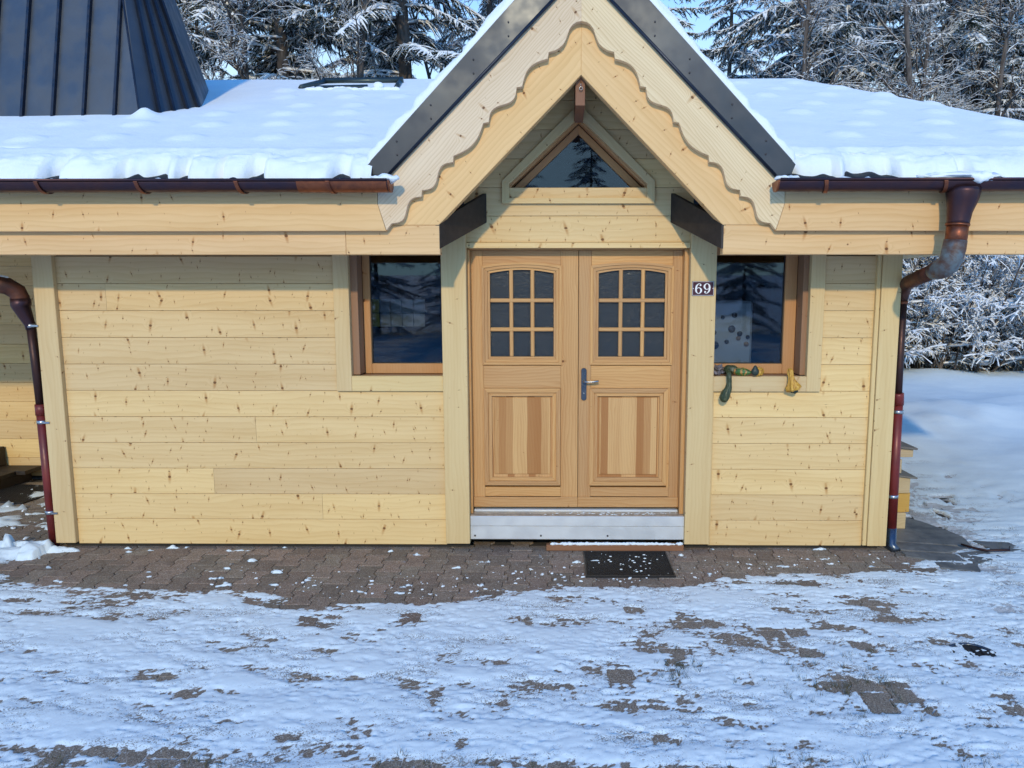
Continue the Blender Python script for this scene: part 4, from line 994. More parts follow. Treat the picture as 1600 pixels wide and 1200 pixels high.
# rubber mat of open hexagon lattice
mat_o = empty('doormat', (.385, -.36, -.02), 'black rubber honeycomb doormat dusted with snow in front of the threshold', 'doormat')
def mat_mesh(w, d, cell=.019):
    bm = bmesh.new()
    add_box(bm, -w / 2, w / 2, -d / 2, -d / 2 + .010, 0, .016); add_box(bm, -w / 2, w / 2, d / 2 - .010, d / 2, 0, .016)
    add_box(bm, -w / 2, -w / 2 + .010, -d / 2 + .010, d / 2 - .010, 0, .0155); add_box(bm, w / 2 - .010, w / 2, -d / 2 + .010, d / 2 - .010, 0, .0155)
    nx = int(w / cell); ny = int(d / (cell * .87))
    for j in range(ny):
        for i in range(nx):
            x = -w / 2 + .012 + cell * (i + .5 * (j % 2)); y = -d / 2 + .012 + cell * .87 * j
            if x > w / 2 - .012 or y > d / 2 - .012: continue
            r0, r1 = cell * .36, cell * .50
            o_ = [bm.verts.new((x + r1 * math.cos(a), y + r1 * math.sin(a), .014)) for a in [k * math.pi / 3 + .52 for k in range(6)]]
            n_ = [bm.verts.new((x + r0 * math.cos(a), y + r0 * math.sin(a), .0145)) for a in [k * math.pi / 3 + .52 for k in range(6)]]
            b_ = [bm.verts.new((x + r0 * math.cos(a), y + r0 * math.sin(a), .002)) for a in [k * math.pi / 3 + .52 for k in range(6)]]
            for k in range(6):
                k2 = (k + 1) % 6; bm.faces.new((o_[k], o_[k2], n_[k2], n_[k])); bm.faces.new((n_[k], n_[k2], b_[k2], b_[k]))
    add_box(bm, -w / 2 + .002, w / 2 - .002, -d / 2 + .002, d / 2 - .002, .0005, .003)
    return bm
mt = finish(mat_mesh(.675, .52), 'mat_body', 'rubber', mat_o, 'x'); mat_o.rotation_euler = (0, 0, R(.4))
bm = bmesh.new()
for k in range(42):
    cxx = random.choice((-.12, -.08, .07, .1, 0., .2)); x = random.gauss(cxx, .10); y = random.gauss(.0, .13)
    if abs(x) < .32 and abs(y) < .25: 
        r = random.choice((.0025, .003, .005, .008)); bmesh.ops.create_icosphere(bm, subdivisions=1, radius=1, matrix=Matrix.Translation((.385 + x, -.36 + y, -.004)) @ Matrix.Diagonal((r * 1.6, r, r * .6, 1)))
props(finish(bm, 'mat_snow', 'snow', None, smooth=True), 'specks of snow sprinkled over the black doormat', None, None, 'stuff')
# second mat and step in the left corner
m2 = empty('entrance_mat', (-6.05, 1.60, -.02), 'black rubber mat with snow flakes at the foot of the dark step on the left', 'doormat'); m2.rotation_euler = (0, 0, R(-8))
finish(mat_mesh(1.1, .62, .03), 'mat_body', 'rubber', m2, 'x')
st = empty('side_step', (-6.4, 1.7, 0), 'dark brown timber step against the recessed wall on the left', 'step')
for k, (y0, y1, xe) in enumerate([(1.62, 1.90, -6.12), (1.905, 2.18, -6.02)]):
    bm = bmesh.new(); add_box(bm, -7.6, xe, y0, y1, .10, .145); o = finish(bm, 'tread_board', 'dark', None, 'x', .004); o.parent = st; o.matrix_parent_inverse = Matrix.Translation((6.4, -1.7, 0))
bm = bmesh.new(); add_box(bm, -7.6, -6.14, 1.66, 2.16, -.02, .099); o = finish(bm, 'riser', 'dark', None); o.parent = st; o.matrix_parent_inverse = Matrix.Translation((6.4, -1.7, 0))
bm = bmesh.new(); add_box(bm, -7.6, -6.45, 1.90, 2.2, .1455, .36); o = finish(bm, 'upper_step', 'dark', None, 'x', .004); o.parent = st; o.matrix_parent_inverse = Matrix.Translation((6.4, -1.7, 0))

# gourds
def gourd_mat(name, c1, c2, c3, stripes, warts=0.):
    m, n, l, p = new_mat(name); t = NT(m); o = t.obj(); x = t.sep(o)
    ang = t.math('ARCTAN2', x[0], x[1])
    s = t.math('SINE', t.math('MULTIPLY_ADD', ang, stripes, t.math('MULTIPLY', t.noise(o, 30., 3), 6.)))
    c = t.mix(t.ramp(s, .1, .8), c1, c2); c = t.mix(t.ramp(t.noise(o, 45., 4), .5, .68), c, c3)
    t.put(c, p.inputs['Base Color']); p.inputs['Roughness'].default_value = .45
    t.put(t.bump(t.noise(o, 60., 4), .6, .006), p.inputs['Normal']); return m
M['g_green'] = gourd_mat('dark_green_gourd_skin', (.028, .042, .016), (.075, .085, .038), (.02, .035, .014), 8)
M['g_orange'] = gourd_mat('orange_gourd_skin', (.50, .26, .03), (.62, .36, .06), (.34, .15, .02), 9)
M['g_mix'] = gourd_mat('striped_gourd_skin', (.05, .14, .03), (.42, .20, .05), (.02, .04, .015), 6)
M['g_tip'] = plain('black_green_gourd_tip', (.015, .028, .022), .5)
M['leaf'] = plain('withered_leaf', (.16, .14, .15), .8, 0, .4, 60)
def gourd(name, label, path, rad, mat, ribs=8, rib=.10, twist=0.):
    bm = bmesh.new(); sides = 32; P = [Vector(p) for p in path]; c = P[len(P) // 2]
    # resample smoothly
    Q, W = [], []
    for i in range(len(P) - 1):
        for u in np.linspace(0, 1, 6)[:-1]:
            p0, p1, p2, p3 = [P[min(max(j, 0), len(P) - 1)] for j in (i - 1, i, i + 1, i + 2)]; r0, r1, r2, r3 = [rad[min(max(j, 0), len(P) - 1)] for j in (i - 1, i, i + 1, i + 2)]
            f = lambda a, b, c_, d: .5 * ((2 * b) + (c_ - a) * u + (2 * a - 5 * b + 4 * c_ - d) * u * u + (3 * b - 3 * c_ + d - a) * u ** 3)
            Q.append(f(p0, p1, p2, p3)); W.append(max(f(r0, r1, r2, r3), .0008))
    Q.append(P[-1]); W.append(rad[-1]); rows = []; up = Vector((0, 1, 0))
    for i, q in enumerate(Q):
        t_ = (Q[min(i + 1, len(Q) - 1)] - Q[max(i - 1, 0)]).normalized(); s = t_.cross(up).normalized(); v_ = s.cross(t_)
        rows.append([bm.verts.new(q - c + (s * math.cos(a) + v_ * math.sin(a)) * W[i] * (1 + rib * math.cos(ribs * a + twist * i) + .04 * math.sin(3 * a + i))) for a in [2 * math.pi * k / sides for k in range(sides)]])
    for a, b in zip(rows, rows[1:]):
        for k in range(sides): bm.faces.new((a[k], a[(k + 1) % sides], b[(k + 1) % sides], b[k]))
    bm.faces.new(rows[0][::-1]); bm.faces.new(rows[-1])
    o = finish(bm, name, mat, None, 'z', 0, True); o.location = c; return props(o, label, 'gourd', 'ornamental gourds on the right window sill')
gourd('gourd', 'long dark green gourd hanging over the edge of the right window sill', [(1.205, .01, 1.463), (1.200, -.050, 1.462), (1.203, -.072, 1.425), (1.205, -.070, 1.385), (1.200, -.072, 1.340), (1.180, -.076, 1.295), (1.166, -.076, 1.255), (1.158, -.074, 1.232), (1.156, -.073, 1.225)], [.014, .018, .019, .019, .026, .036, .036, .022, .004], 'g_green', 7, .06)
g2 = gourd('gourd', 'orange warted gourd with winged base hanging at the right end of the window sill', [(1.692, -.035, 1.490), (1.690, -.052, 1.478), (1.692, -.058, 1.455), (1.698, -.060, 1.425), (1.706, -.062, 1.385), (1.716, -.062, 1.345), (1.722, -.062, 1.322), (1.724, -.062, 1.318)], [.008, .020, .021, .020, .030, .052, .045, .006], 'g_orange', 6, .22)
bm = bmesh.new(); bmesh.ops.create_icosphere(bm, subdivisions=3, radius=1, matrix=Matrix.Translation((.016, -.006, -.066)) @ Matrix.Diagonal((.032, .030, .026, 1)))
for v in bm.verts: v.co *= 1 + .05 * math.sin(v.co.x * 200) * math.cos(v.co.z * 170)
finish(bm, 'green_tip', 'g_tip', g2, 'z', 0, True)
for a_, L_ in ((-1.15, .05), (-.1, .06), (.55, .065)):
    pass
gourd('gourd', 'small round gourd half black-green half orange in the middle of the window sill', [(1.482, .035, 1.463), (1.474, .02, 1.463), (1.458, -.005, 1.464), (1.438, -.03, 1.464), (1.428, -.042, 1.466), (1.424, -.048, 1.468)], [.004, .028, .036, .035, .026, .004], 'g_orange', 8, .07)
bm = bmesh.new(); bmesh.ops.create_icosphere(bm, subdivisions=3, radius=1, matrix=Matrix.Diagonal((.0315, .022, .034, 1)))
for v in bm.verts:
    if v.co.z > .026: v.co.z += (v.co.z - .026) * 2.2
o = finish(bm, 'black_cap', 'g_tip', bpy.data.objects['gourd.002'], 'z', 0, True); o.location = (-.026, -.022, .003)
gourd('gourd', 'green and orange striped gourd lying between the withered leaves and the small round gourd', [(1.255, .05, 1.462), (1.270, .035, 1.462), (1.300, .02, 1.461), (1.335, .0, 1.459), (1.362, -.015, 1.459), (1.385, -.025, 1.460), (1.395, -.03, 1.461)], [.006, .024, .031, .031, .022, .010, .003], 'g_mix', 7, .08)
gourd('gourd', 'dull green gourd lying on the sill behind the hanging long gourd', [(1.195, .09, 1.470), (1.205, .08, 1.470), (1.235, .06, 1.472), (1.27, .045, 1.470), (1.295, .035, 1.466), (1.31, .03, 1.463)], [.006, .028, .036, .034, .022, .005], 'g_green', 7, .07)
bm = bmesh.new()
for k in range(34):
    a = random.uniform(-.5, 3.4); L = random.uniform(.03, .075); c0 = Vector((1.125 + random.uniform(-.025, .03), .03 + random.uniform(-.05, .05), 1.432 + random.uniform(0, .045)))
    d = Vector((math.cos(a), random.uniform(-.6, .2), abs(math.sin(a)) * .8 + .1)).normalized() * L; s = d.cross(Vector((random.uniform(-1, 1), 1, random.uniform(-1, 1)))).normalized() * L * .3
    q = [c0, c0 + d * .5 + s + Vector((0, -.006, .004)), c0 + d, c0 + d * .5 - s]
    v_ = [bm.verts.new(p_) for p_ in q]; m_ = bm.verts.new(c0 + d * .5 + Vector((0, .007, -.005)))
    for i in range(4): bm.faces.new((v_[i], v_[(i + 1) % 4], m_))
for v in bm.verts: v.co.z = max(v.co.z, 1.428)
o = finish(bm, 'withered_leaves', 'leaf', None, 'z', 0)
props(o, 'heap of grey withered leaves at the left end of the right window sill', 'dried leaves')

# flagstones, timber offcuts and drain to the right of the corner
m, n, l, p = new_mat('grey_flagstone'); t = NT(m); o = t.obj()
t.put(t.mix(t.ramp(t.noise(o, 5, 6, .65), .3, .7), (.075, .08, .085), (.19, .185, .175)), p.inputs['Base Color']); p.inputs['Roughness'].default_value = .55
t.put(t.bump(t.noise(o, 14, 6, .65), .6, .01), p.inputs['Normal']); M['flag'] = m
path = poly3('stone_path', [[(2.5, -.5, -.036), (4.1, -.5, -.036), (4.1, 1.5, -.036), (2.5, 1.5, -.036)]], 'sand'); props(path, 'irregular flagstones beside the right corner of the chalet', None, None, 'structure')
flags = [[(2.68, .20), (3.30, .06), (3.36, .30), (3.22, .72), (3.02, 1.0), (2.68, .95)], [(2.66, -.03), (3.02, -.10), (3.28, .03), (2.70, .17)], [(2.79, -.26), (3.08, -.30), (3.06, -.13), (2.66, -.06), (2.64, -.18)],
         [(3.10, -.32), (3.40, -.22), (3.36, -.02), (3.08, -.12)], [(2.80, -.42), (3.05, -.50), (3.12, -.34), (2.80, -.29)], [(3.42, -.05), (3.72, -.08), (3.66, .16), (3.40, .2)]]
for k, f in enumerate(flags):
    bm = bmesh.new(); z_ = -.008 + random.uniform(-.004, .004)
    f2 = []
    for i, (x, y) in enumerate(f):
        x2, y2 = f[(i + 1) % len(f)]
        for u in (0, .33, .66): f2.append((x + (x2 - x) * u + random.uniform(-.012, .012), y + (y2 - y) * u + random.uniform(-.012, .012)))
    a = [bm.verts.new((x, y, -.035)) for x, y in f2]; b = [bm.verts.new((x, y, z_)) for x, y in f2]
    bm.faces.new(b)
    for i in range(len(a)): bm.faces.new((a[i], a[(i + 1) % len(a)], b[(i + 1) % len(b)], b[i]))
    finish(bm, 'flagstone', 'flag', path, 'x', .004)
M['sunwood'] = wood('weathered_offcut', (.52, .40, .24), (.34, .24, .13), 50, .4, .2); M['greywood'] = wood('grey_plank', (.18, .165, .15), (.11, .10, .09), 50, .4, .1); M['yellow'] = wood('yellow_offcut', (.55, .33, .08), (.42, .23, .05), 50, .3, .1)
def offcut(name, b, mat, label, cat, rz_=0., tilt=0.):
    x0, x1, y0, y1, z0, z1 = b; o = box(name, ((x0 - x1) / 2, (x1 - x0) / 2, (y0 - y1) / 2, (y1 - y0) / 2, 0, z1 - z0), mat, None, 'x', .004)
    o.location = ((x0 + x1) / 2, (y0 + y1) / 2, z0); o.rotation_euler = (0, tilt, rz_); return props(o, label, cat)
offcut('timber_block', (2.62, 2.955, .50, .78, -.01, .135), 'sunwood', 'pale sawn timber block at the foot of the pile behind the right corner', 'timber block')
offcut('timber_board', (2.62, 2.99, .52, .76, .137, .315), 'yellow', 'yellow-stained timber board above the pale block behind the right corner', 'timber board')
offcut('timber_box', (2.62, 2.975, .50, .80, .317, .47), 'sunwood', 'rough pale wooden box under the leaning grey plank behind the corner', 'wooden box')
offcut('grey_plank', (2.62, 3.03, .48, .80, .475, .490), 'greywood', 'thin grey weathered plank tilted on top of the rough wooden box', 'plank', 0, R(7))
offcut('timber_crate', (2.62, 2.90, .52, .80, .495, .62), 'sunwood', 'pale wooden crate mostly hidden behind the red downspout', 'crate')
offcut('bench_board', (2.62, 2.985, .50, .80, .645, .725), 'sunwood', 'thick pale board sticking out behind the right corner at knee height', 'board')
offcut('lid_board', (2.62, 3.01, .47, .82, .735, .753), 'greywood', 'grey lid board sloping on top of the thick pale board', 'plank', 0, R(6))
o = tube('fallen_branch', [(3.20, .04, .012), (3.27, -.03, .004), (3.33, -.10, .010), (3.41, -.115, .018), (3.50, -.12, .022), (3.53, -.08, .035)], [.008, .011, .010, .012, .011, .006], 'brown_pipe', None, 8)
props(o, 'dark curved stick lying in the snow right of the flagstones', 'stick')
dr_o = empty('drain_cover', (2.28, -1.79, -.012), 'dark iron drain cover partly buried in the snow at right', 'drain cover')
bm = bmesh.new(); bmesh.ops.create_cone(bm, cap_ends=True, segments=28, radius1=.15, radius2=.145, depth=.02)
for k in range(5): add_box(bm, -.09 + k * .04, -.08 + k * .04, -.09, .09, .0101, .016)
finish(bm, 'grate', 'rubber', dr_o, 'x', 0)
tube('rim', [(.152 * math.cos(a), .152 * math.sin(a), .006) for a in np.linspace(0, 2 * math.pi, 25)], .009, 'handle', dr_o, 8)
dr_o.location.z = -.033; dr_o.rotation_euler = (R(5), R(-3), 0)
#@@TREES

# ================================================================== TREES
m, n, l, p = new_mat('dark_needles'); t = NT(m)
t.put(t.mix(t.ramp(t.noise(t.obj(), 1.3, 4), .3, .7), (.016, .026, .018), (.036, .050, .030)), p.inputs['Base Color']); p.inputs['Roughness'].default_value = .75
M['needle'] = m
m, n, l, p = new_mat('grey_brown_bark'); t = NT(m)
t.put(t.mix(t.ramp(t.noise(t.vec('MULTIPLY', t.obj(), (9, 9, 2)), 2., 4), .3, .7), (.055, .045, .040), (.13, .11, .10)), p.inputs['Base Color']); p.inputs['Roughness'].default_value = .9
t.put(t.bump(t.noise(t.vec('MULTIPLY', t.obj(), (20, 20, 5)), 1., 4), .8, .02), p.inputs['Normal']); M['bark'] = m
m, n, l, p = new_mat('tree_snow'); p.inputs['Base Color'].default_value = (.82, .85, .89, 1); p.inputs['Roughness'].default_value = .8; p.inputs['Specular IOR Level'].default_value = .1
M['tree_snow'] = m

class Acc:
    def __init__(s): s.V = []; s.F = []; s.M = []; s.n = 0
    def add(s, V, F, mi):
        s.V.append(V.reshape(-1, 3)); s.F.append(F + s.n); s.M.append(np.full(len(F), mi)); s.n += V.reshape(-1, 3).shape[0]
def frames(P):
    T = np.gradient(P, axis=1); T /= np.linalg.norm(T, axis=2, keepdims=True) + 1e-9
    S = np.cross(T, np.array([0, 0, 1.])); nn = np.linalg.norm(S, axis=2, keepdims=True); S = np.where(nn < 1e-3, np.array([1., 0, 0]), S / (nn + 1e-9))
    return T, S, np.cross(S, T)
def sweep(acc, P, Rd, prof, mi, off=0.):
    # P (n,k,3) paths, Rd (n,k) radii, prof list of (side, up) cross-section points
    n_, k = P.shape[:2]; m_ = len(prof); T, S, U = frames(P); U = U * np.sign(U[..., 2:3] + 1e-6)
    V = np.stack([P + S * (a * Rd)[..., None] + U * (b * Rd + off)[..., None] for a, b in prof], 2)
    base = (np.arange(n_)[:, None, None] * k + np.arange(k - 1)[None, :, None]) * m_ + np.arange(m_)[None, None, :]
    nxt = (np.arange(n_)[:, None, None] * k + np.arange(k - 1)[None, :, None]) * m_ + ((np.arange(m_) + 1) % m_)[None, None, :]
    F = np.stack([base, nxt, nxt + m_, base + m_], -1).reshape(-1, 4); acc.add(V, F, mi)
TRI = [(1, -.5), (0, 1), (-1, -.5)]
CAP = [(1.25, 0), (0, 1.1), (-1.25, 0)]
FLAT = [(1., -.9), (0, .15), (-1., -.9)]
def norm(a): return a / (np.linalg.norm(a, axis=-1, keepdims=True) + 1e-9)

def spruce_mesh(h, Rm, seed, dens=9., snow=1.):
    g = np.random.default_rng(seed); nb = int(h * dens); z = np.sort(g.uniform(.04, .985, nb)) * h
    az = g.uniform(0, 2 * np.pi, nb); L = Rm * (1 - z / h) ** .75 * g.uniform(.62, 1.12, nb) + .12
    K = 9; tt = np.linspace(0, 1, K); rise = g.uniform(-.05, .22, nb); droop = g.uniform(.30, .62, nb)
    d = np.stack([np.cos(az), np.sin(az)], 1); sidew = g.normal(0, .10, nb)
    px = d[:, None, :] * (L[:, None] * tt)[..., None] + np.stack([-d[:, 1], d[:, 0]], 1)[:, None, :] * (sidew[:, None] * L[:, None] * tt ** 2)[..., None]
    pz = z[:, None] + L[:, None] * (rise[:, None] * tt - droop[:, None] * tt ** 2 + .13 * tt ** 4)
    B = np.concatenate([px, pz[..., None]], 2)
    cr = Acc(); sn = Acc()
    sweep(cr, B, (.012 + .011 * L[:, None]) * (1 - .85 * tt)[None, :], TRI, 1)
    # twigs off each branch
    TP = []; TD = []; TL = []
    for i in range(nb):
        m_ = max(int(L[i] / .052), 4); u = np.clip(np.linspace(.10, .99, m_) + g.normal(0, .01, m_), 0.03, 1); f = u * (K - 1); a = np.minimum(f.astype(int), K - 2); w = (f - a)[:, None]
        pos = B[i, a] * (1 - w) + B[i, a + 1] * w; tan = norm(B[i, a + 1] - B[i, a])
        sgn = np.where(np.arange(m_) % 2, 1, -1)[:, None]; sd_ = norm(np.cross(tan, [0, 0, 1.])) * sgn
        TP.append(pos); TD.append(norm(tan * g.uniform(.35, .9, (m_, 1)) + sd_ + np.stack([g.normal(0, .15, m_), g.normal(0, .15, m_), g.normal(-.1, .2, m_)], 1)))
        TL.append((min(.20 * L[i], .60) * (1 - u) ** .7 * np.minimum(1, u * 4) + .12) * g.uniform(.6, 1.25, m_))
    TP = np.concatenate(TP); TD = np.concatenate(TD); TL = np.concatenate(TL); n_ = len(TP); q = np.linspace(0, 1, 4)
    dr_ = g.uniform(.10, .60, n_)
    P = TP[:, None, :] + TD[:, None, :] * (TL[:, None] * q)[..., None]; P[..., 2] -= (TL * dr_)[:, None] * q ** 2
    wd = (.011 + .012 * TL)[:, None] * np.array([.9, 1.0, .85, .15])[None, :] * g.uniform(.7, 1.2, (n_, 1))
    sweep(cr, P, wd, FLAT, 0)
    # hanging needle tufts along twigs
    for rep in range(9):
        u = g.uniform(.1, 1., n_); f = u * 3; a = np.minimum(f.astype(int), 2); w = (f - a)[:, None]; ar = np.arange(n_)
        pos = P[ar, a] * (1 - w) + P[ar, a + 1] * w; dirn = norm(TD * .7 + g.normal(0, .55, (n_, 3)) + np.array([0, 0, -.45])); ln = g.uniform(.05, .17, n_)[:, None]
        s_ = norm(np.cross(dirn, g.normal(0, 1, (n_, 3)))) * g.uniform(.006, .014, (n_, 1))
        V = np.stack([pos - s_, pos + s_, pos + dirn * ln + s_ * .2, pos + dirn * ln - s_ * .2], 1); cr.add(V, np.arange(n_ * 4).reshape(-1, 4), 0)
        if rep < 6: sn.add(V + np.array([0, 0, .010]) + g.normal(0, .004, (n_, 1, 3)), np.arange(n_ * 4).reshape(-1, 4), 0)
    # snow: lumps along branches and twigs
    bl = np.clip(.55 + .9 * np.sin(P[..., 0] * 3.1 + P[..., 1] * 2.3 + P[..., 2] * 1.7 + seed) + g.normal(0, .35, P.shape[:2]), 0.0, 1.3)
    keep = g.uniform(0, 1, n_) < .80 * snow
    sweep(sn, P[keep], (wd * (.75 + 1.25 * bl) * np.array([.9, 1, .9, .25])[None, :])[keep], CAP, 0, .008)
    sweep(sn, B, (.020 + .016 * L[:, None]) * (1 - .75 * tt)[None, :] * g.uniform(.6, 1.3, (nb, K)), CAP, 0, .014)
    k2 = g.uniform(0, 1, n_) < .22 * snow      # pillows
    s2 = P[k2][:, :3].copy(); sweep(sn, s2, g.uniform(.03, .07, (k2.sum(), 1)) * np.array([.3, 1, .3])[None, :], [(1.1, -.2), (.6, .8), (-.6, .8), (-1.1, -.2)], 0, .015)
    tz = np.linspace(0, h, 14); tr = Acc(); TPath = np.stack([.05 * np.sin(tz * .6 + seed), .05 * np.cos(tz * .5), tz], 1)[None]
    sweep(tr, TPath, (.010 * h * (1 - tz / h) ** .8 + .012)[None], [(math.cos(a), math.sin(a)) for a in np.linspace(0, 2 * np.pi, 11)[:-1]], 0)
    return tr, cr, sn
def broad_mesh(h, seed, stems=1, spread=.5, levels=4, r0=.09, kids=(9, 7, 6, 5), lens=(.55, .45, .42, .4), snow=1.15, droop=.12, minz=.25):
    g = np.random.default_rng(seed); tr = Acc(); cr = Acc(); sn = Acc(); K = 7; tt = np.linspace(0, 1, K)
    p0 = np.zeros((stems, 3)); p0[:, :2] = g.normal(0, .10 * (stems > 1), (stems, 2)); d0 = norm(np.stack([g.normal(0, .10 + .28 * (stems > 1), stems), g.normal(0, .10 + .28 * (stems > 1), stems), np.ones(stems)], 1))
    L = h * g.uniform(.75, 1., stems); rad = np.full(stems, r0) * (1 if stems == 1 else .5)
    P0, D, LL, RR = p0, d0, L, rad
    for lv in range(levels):
        n_ = len(P0); bend = g.normal(0, .16, (n_, 3)) * (1 if lv else .3); bend2 = g.normal(0, .10, (n_, 3)) * (1 if lv else .3)
        P = P0[:, None, :] + D[:, None, :] * (LL[:, None] * tt)[..., None] + bend[:, None, :] * (LL[:, None] * tt ** 2)[..., None] + bend2[:, None, :] * (LL[:, None] * np.sin(tt * 7))[..., None] * .35
        if lv: P[..., 2] -= droop * LL[:, None] * tt ** 2 * (lv)
        Rr = RR[:, None] * (1 - .75 * tt)[None, :]
        if lv == 0: sweep(tr, P, Rr, [(math.cos(a), math.sin(a)) for a in np.linspace(0, 2 * np.pi, 9)[:-1]], 0)
        else: sweep(cr, P, Rr, TRI, 0)
        if lv:
            flat = np.clip(1.15 - np.abs(np.gradient(P[..., 2], axis=1)) / (np.linalg.norm(np.gradient(P, axis=1), axis=2) + 1e-6), .25, 1)
            sw = np.maximum(Rr * 1.15, .0065) * flat * g.uniform(.75, 1.35, P.shape[:2]) * snow
            sweep(sn, P, sw, CAP, 0, .3 * Rr.mean() if False else 0.002)
        if lv == levels - 1: break
        kk = kids[lv]; m_ = n_ * kk; idx = np.repeat(np.arange(n_), kk); u = g.uniform(minz if lv == 0 else .12, 1., m_); f = u * (K - 1); a = np.minimum(f.astype(int), K - 2); w = (f - a)[:, None]
        pos = P[idx, a] * (1 - w) + P[idx, a + 1] * w; tan = norm(P[idx, a + 1] - P[idx, a])
        rnd = g.normal(0, 1, (m_, 3)); perp = norm(rnd - (rnd * tan).sum(1, keepdims=True) * tan)
        ang = g.uniform(.55, 1.15, (m_, 1)); D = norm(tan * np.cos(ang) + perp * np.sin(ang) + np.array([0, 0, .12 if lv else .05]))
        LL = LL[idx] * lens[lv] * g.uniform(.55, 1.1, m_) * (1 - .45 * u); RR = np.maximum(RR[idx] * (1 - .75 * u) * .58, .0035); P0 = pos
    return tr, cr, sn
def mk(acc, name, smooth=False):
    V = np.concatenate(acc.V); F = np.concatenate(acc.F); me = np_mesh(name, V, F, smooth, np.concatenate(acc.M)); return me
def build_kind(name, fn, crown_mats):
    tr, cr, sn = fn
    a = mk(tr, 'trunk', True); a.materials.append(M['bark'])
    b = mk(cr, 'crown')
    for x in crown_mats: b.materials.append(M[x])
    c = mk(sn, 'crown_snow'); c.materials.append(M['tree_snow'])
    return (a, b, c)
kinds = {
    'spruce_a': build_kind('spruce', spruce_mesh(22, 4.6, 1, 8.), ('needle', 'bark')),
    'spruce_b': build_kind('spruce', spruce_mesh(16, 4.0, 2, 7.5), ('needle', 'bark')),
    'beech': build_kind('beech', broad_mesh(11, 5, 1, r0=.13, kids=(30, 11, 9, 5), lens=(.38, .5, .46, .45)), ('bark',)),
    'birch': build_kind('birch', broad_mesh(12, 9, 1, r0=.10, kids=(30, 11, 9, 4), lens=(.30, .5, .5, .5), droop=.02), ('bark',)),
    'shrub': build_kind('shrub', broad_mesh(2.8, 13, 9, r0=.04, kids=(11, 6, 5), lens=(.5, .5, .5), snow=2.9, minz=.06), ('bark',)),
    'shrub_b': build_kind('shrub', broad_mesh(3.8, 17, 7, r0=.05, kids=(12, 6, 5), lens=(.45, .5, .5), snow=2.9, minz=.06), ('bark',)),
}
counts = {}
def plant(kind, name, x, y, sc, rot, label, group, lean=0.):
    e = empty(name, (x, y, float(snow_height(np.array([x]), np.array([y]))[0]) - .06), label, 'shrub' if 'shrub' in kind else 'tree', group)
    e.rotation_euler = (lean, lean * .5, rot); e.scale = (sc, sc, sc)
    for nm, me in zip(('trunk', 'crown', 'snow_cover'), kinds[kind]):
        o = bpy.data.objects.new(nm if nm != 'trunk' or 'shrub' not in kind else 'stems', me); C.objects.link(o); o.parent = e
    return e
GB = 'trees behind the chalet'
T_ = [
 ('spruce_a', 'spruce', -11.4, 13.0, 1.0, .3, 'dense dark snow-laden spruce just right of the metal turret'),
 ('spruce_b', 'spruce', -9.2, 16.0, 1.25, 1.7, 'spruce with heavy snowy boughs drooping behind the left roof ridge'),
 ('beech', 'bare_tree', -7.2, 11.8, 1.12, .9, 'bare tree with snow-lined forked limbs behind the left roof ridge'),
 ('birch', 'bare_tree', -6.2, 14.0, 1.15, 2.9, 'thin-twigged frosted tree between the forked tree and the tall spruce'),
 ('spruce_a', 'spruce', -4.3, 14.6, 1.05, 2.2, 'tall dark spruce behind the skylight'),
 ('birch', 'bare_tree', -2.6, 18, 1.1, .4, 'pale finely twigged tree against the sky left of the gable'),
 ('spruce_b', 'spruce', 2.9, 19.5, 1.0, 4.1, 'slender spruce just right of the gable peak'),
 ('spruce_a', 'spruce', 6.4, 14.6, 1.0, 5.0, 'big frosted spruce with a visible trunk behind the right roof slope'),
 ('beech', 'bare_tree', 5.4, 11.6, 1.1, 3.6, 'bare tree with sweeping snow-edged branches in front of the right spruce'),
 ('birch', 'bare_tree', 9.0, 12.8, 1.1, 1.2, 'bare tree of fine white twigs above the right roof slope'),
 ('beech', 'bare_tree', 11.2, 13.4, 1.15, 5.4, 'wide bare tree thick with frost at the right edge of the photo'),
 ('spruce_a', 'spruce', 12.6, 17.5, .95, .8, 'dark spruce showing behind frosted branches at far right'),
 ('spruce_b', 'spruce', 9.8, 19.5, .95, 2.8, 'shorter spruce seen through bare twigs on the right'),
 ('spruce_b', 'spruce', -14.5, 18.5, 1.1, 3.3, 'spruce further back beside the turret'),
 ('spruce_a', 'spruce', -7.0, 20.5, .95, 4.4, 'spruce in the back row behind the forked tree'),
 ('spruce_b', 'spruce', -1.0, 25., .9, 5.9, 'distant spruce hidden mostly behind the gable'),
 ('spruce_a', 'spruce', 16.0, 21., .95, 1.9, 'spruce in the back row beyond the right edge trees'),
 ('spruce_b', 'spruce', 6.4, 23., 1.0, 3.9, 'back-row spruce between the gable and the frosted trees'),
 ('birch', 'bare_tree', -9.6, 12.6, 1.0, 5.2, 'frosted slender tree in front of the spruces beside the turret'),
 ('birch', 'bare_tree', 7.6, 11.4, .9, 4.5, 'small frosted tree right of the sweeping bare branches'),
 ('spruce_b', 'spruce', -7.6, 14.6, 1.3, 3.9, 'spruce crowded between the forked tree and the turret spruces'),
 ('spruce_a', 'spruce', -2.4, 21.5, .95, 1.1, 'spruce in the back row left of the gable peak'),
 ('spruce_b', 'spruce', 8.0, 16.8, 1.3, .2, 'snowy spruce filling the gap behind the small frosted tree'),
 ('spruce_b', 'spruce', 11.0, 15.6, 1.35, 4.7, 'snowy spruce behind the wide frosted tree'),
 ('spruce_a', 'spruce', -10.5, 22., .9, 5.5, 'spruce in the back row behind the turret spruces'),
 ('beech', 'bare_tree', 13.6, 15.4, 1.1, 2.2, 'frosted tree with forked limbs at the far right corner'),
]
for k, nm, x, y, sc, rot, lab in T_: plant(k, nm, x, y, sc, rot, lab, GB, random.uniform(-.02, .02))
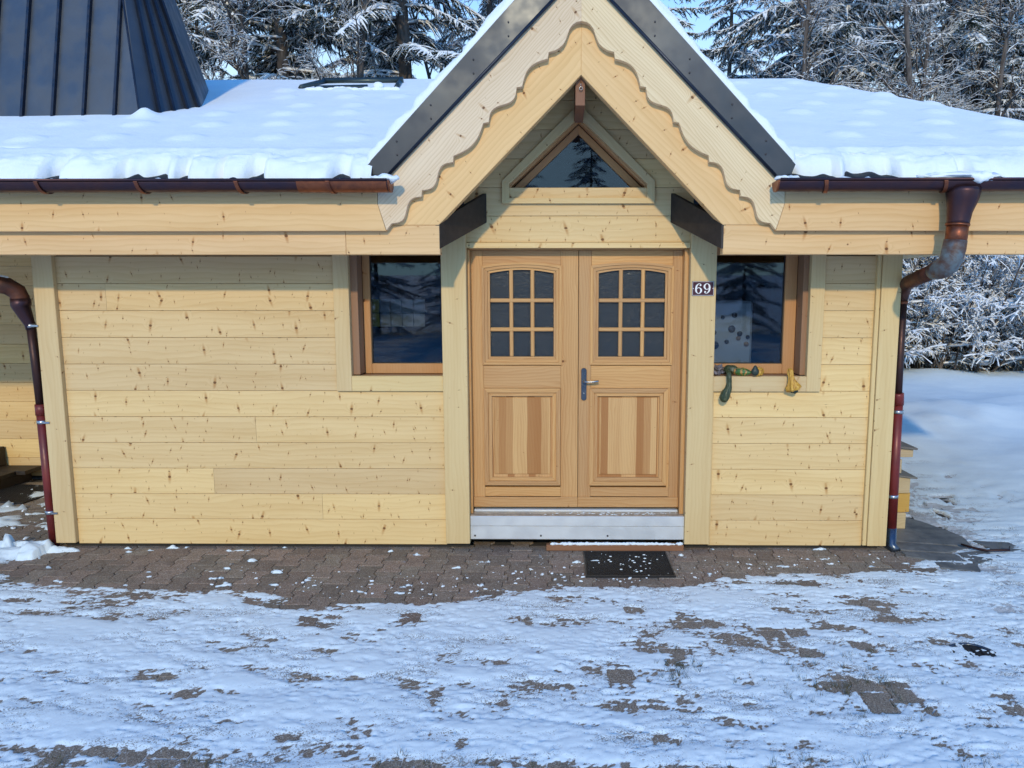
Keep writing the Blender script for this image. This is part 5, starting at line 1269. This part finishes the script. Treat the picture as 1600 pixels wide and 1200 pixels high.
# snowy thicket beside the clearing on the right
side_lab = ['snow-caked shrub at the wood edge nearest the downspout', 'low white-twigged shrub beyond the clearing', 'arching shrub bowed with snow right of the downspout', 'tangled shrub deep in the thicket', 'snow-covered shrub at the right border of the clearing']
SH = [(7.1, 11.8), (8.0, 11.9), (9.0, 11.8), (10.0, 11.6), (11.1, 11.5), (12.2, 11.8), (7.4, 13.4), (8.6, 13.3), (9.8, 13.2), (11.0, 13.0), (12.4, 13.3), (6.6, 13.6), (8.0, 15.0), (9.4, 15.1), (11.0, 15.0), (12.8, 15.2), (13.6, 12.9), (7.6, 16.6), (10.2, 16.8), (13.4, 17.2)]
for i, (x, y) in enumerate(SH):
    row = 'front row' if y < 12.5 else ('second row' if y < 14 else 'back row')
    left = 'the downspout' if i in (0, 6, 11) else 'its left neighbour'
    order = ['first', 'second', 'third', 'fourth', 'fifth', 'sixth', 'seventh', 'eighth']
    same = sorted([s[0] for s in SH if (s[1] < 12.5) == (y < 12.5) and (12.5 <= s[1] < 14) == (12.5 <= y < 14)])
    plant('shrub' if i % 3 else 'shrub_b', 'shrub', x + random.uniform(-.2, .2), y + random.uniform(-.2, .2), random.uniform(.95, 1.35) * (1.3 if y > 14 else 1), random.uniform(0, 6.28),
          f'snow-laden shrub, {order[same.index(x)]} from the left in the thicket\'s {row}', 'shrubs at the edge of the wood')
for i, (x, y, k) in enumerate([(8.9, 16.6, 'spruce_b'), (12.0, 14.6, 'spruce_b'), (7.0, 17.8, 'spruce_b'), (14.8, 15.5, 'spruce_a')]):
    plant(k, 'spruce', x, y, .5 + .08 * i, i * 1.3, ['young dark spruce behind the shrubs under the right eave', 'young spruce standing among the shrubs at far right', 'young spruce nearest the downspout in the thicket', 'half-grown spruce beyond the right edge of the photo'][i], 'young spruces in the thicket')
# trees across the yard (seen in the window reflections)
for i, (x, y, k, s) in enumerate([(-9, -29, 'spruce_b', .72), (-5.4, -31, 'spruce_a', .54), (-2.2, -29, 'spruce_b', .70), (1.4, -31, 'spruce_a', .54), (5., -29, 'spruce_b', .72), (9, -30, 'spruce_a', .52), (-13, -29, 'spruce_a', .52), (13, -30, 'spruce_b', .7), (-3.8, -26, 'shrub_b', 1.5), (3., -26, 'shrub', 1.7)]):
    wh = ['far left', 'left', 'middle left', 'middle right', 'right', 'far right', 'leftmost', 'central', 'right-hand', 'left-hand'][i]
    plant(k, 'shrub' if 'shrub' in k else 'spruce', x, y, s, i * 1.1, f'{wh} snowy evergreen across the yard behind the viewer' if 'spruce' in k else f'{wh} snowy shrub across the yard behind the viewer', 'trees across the yard')
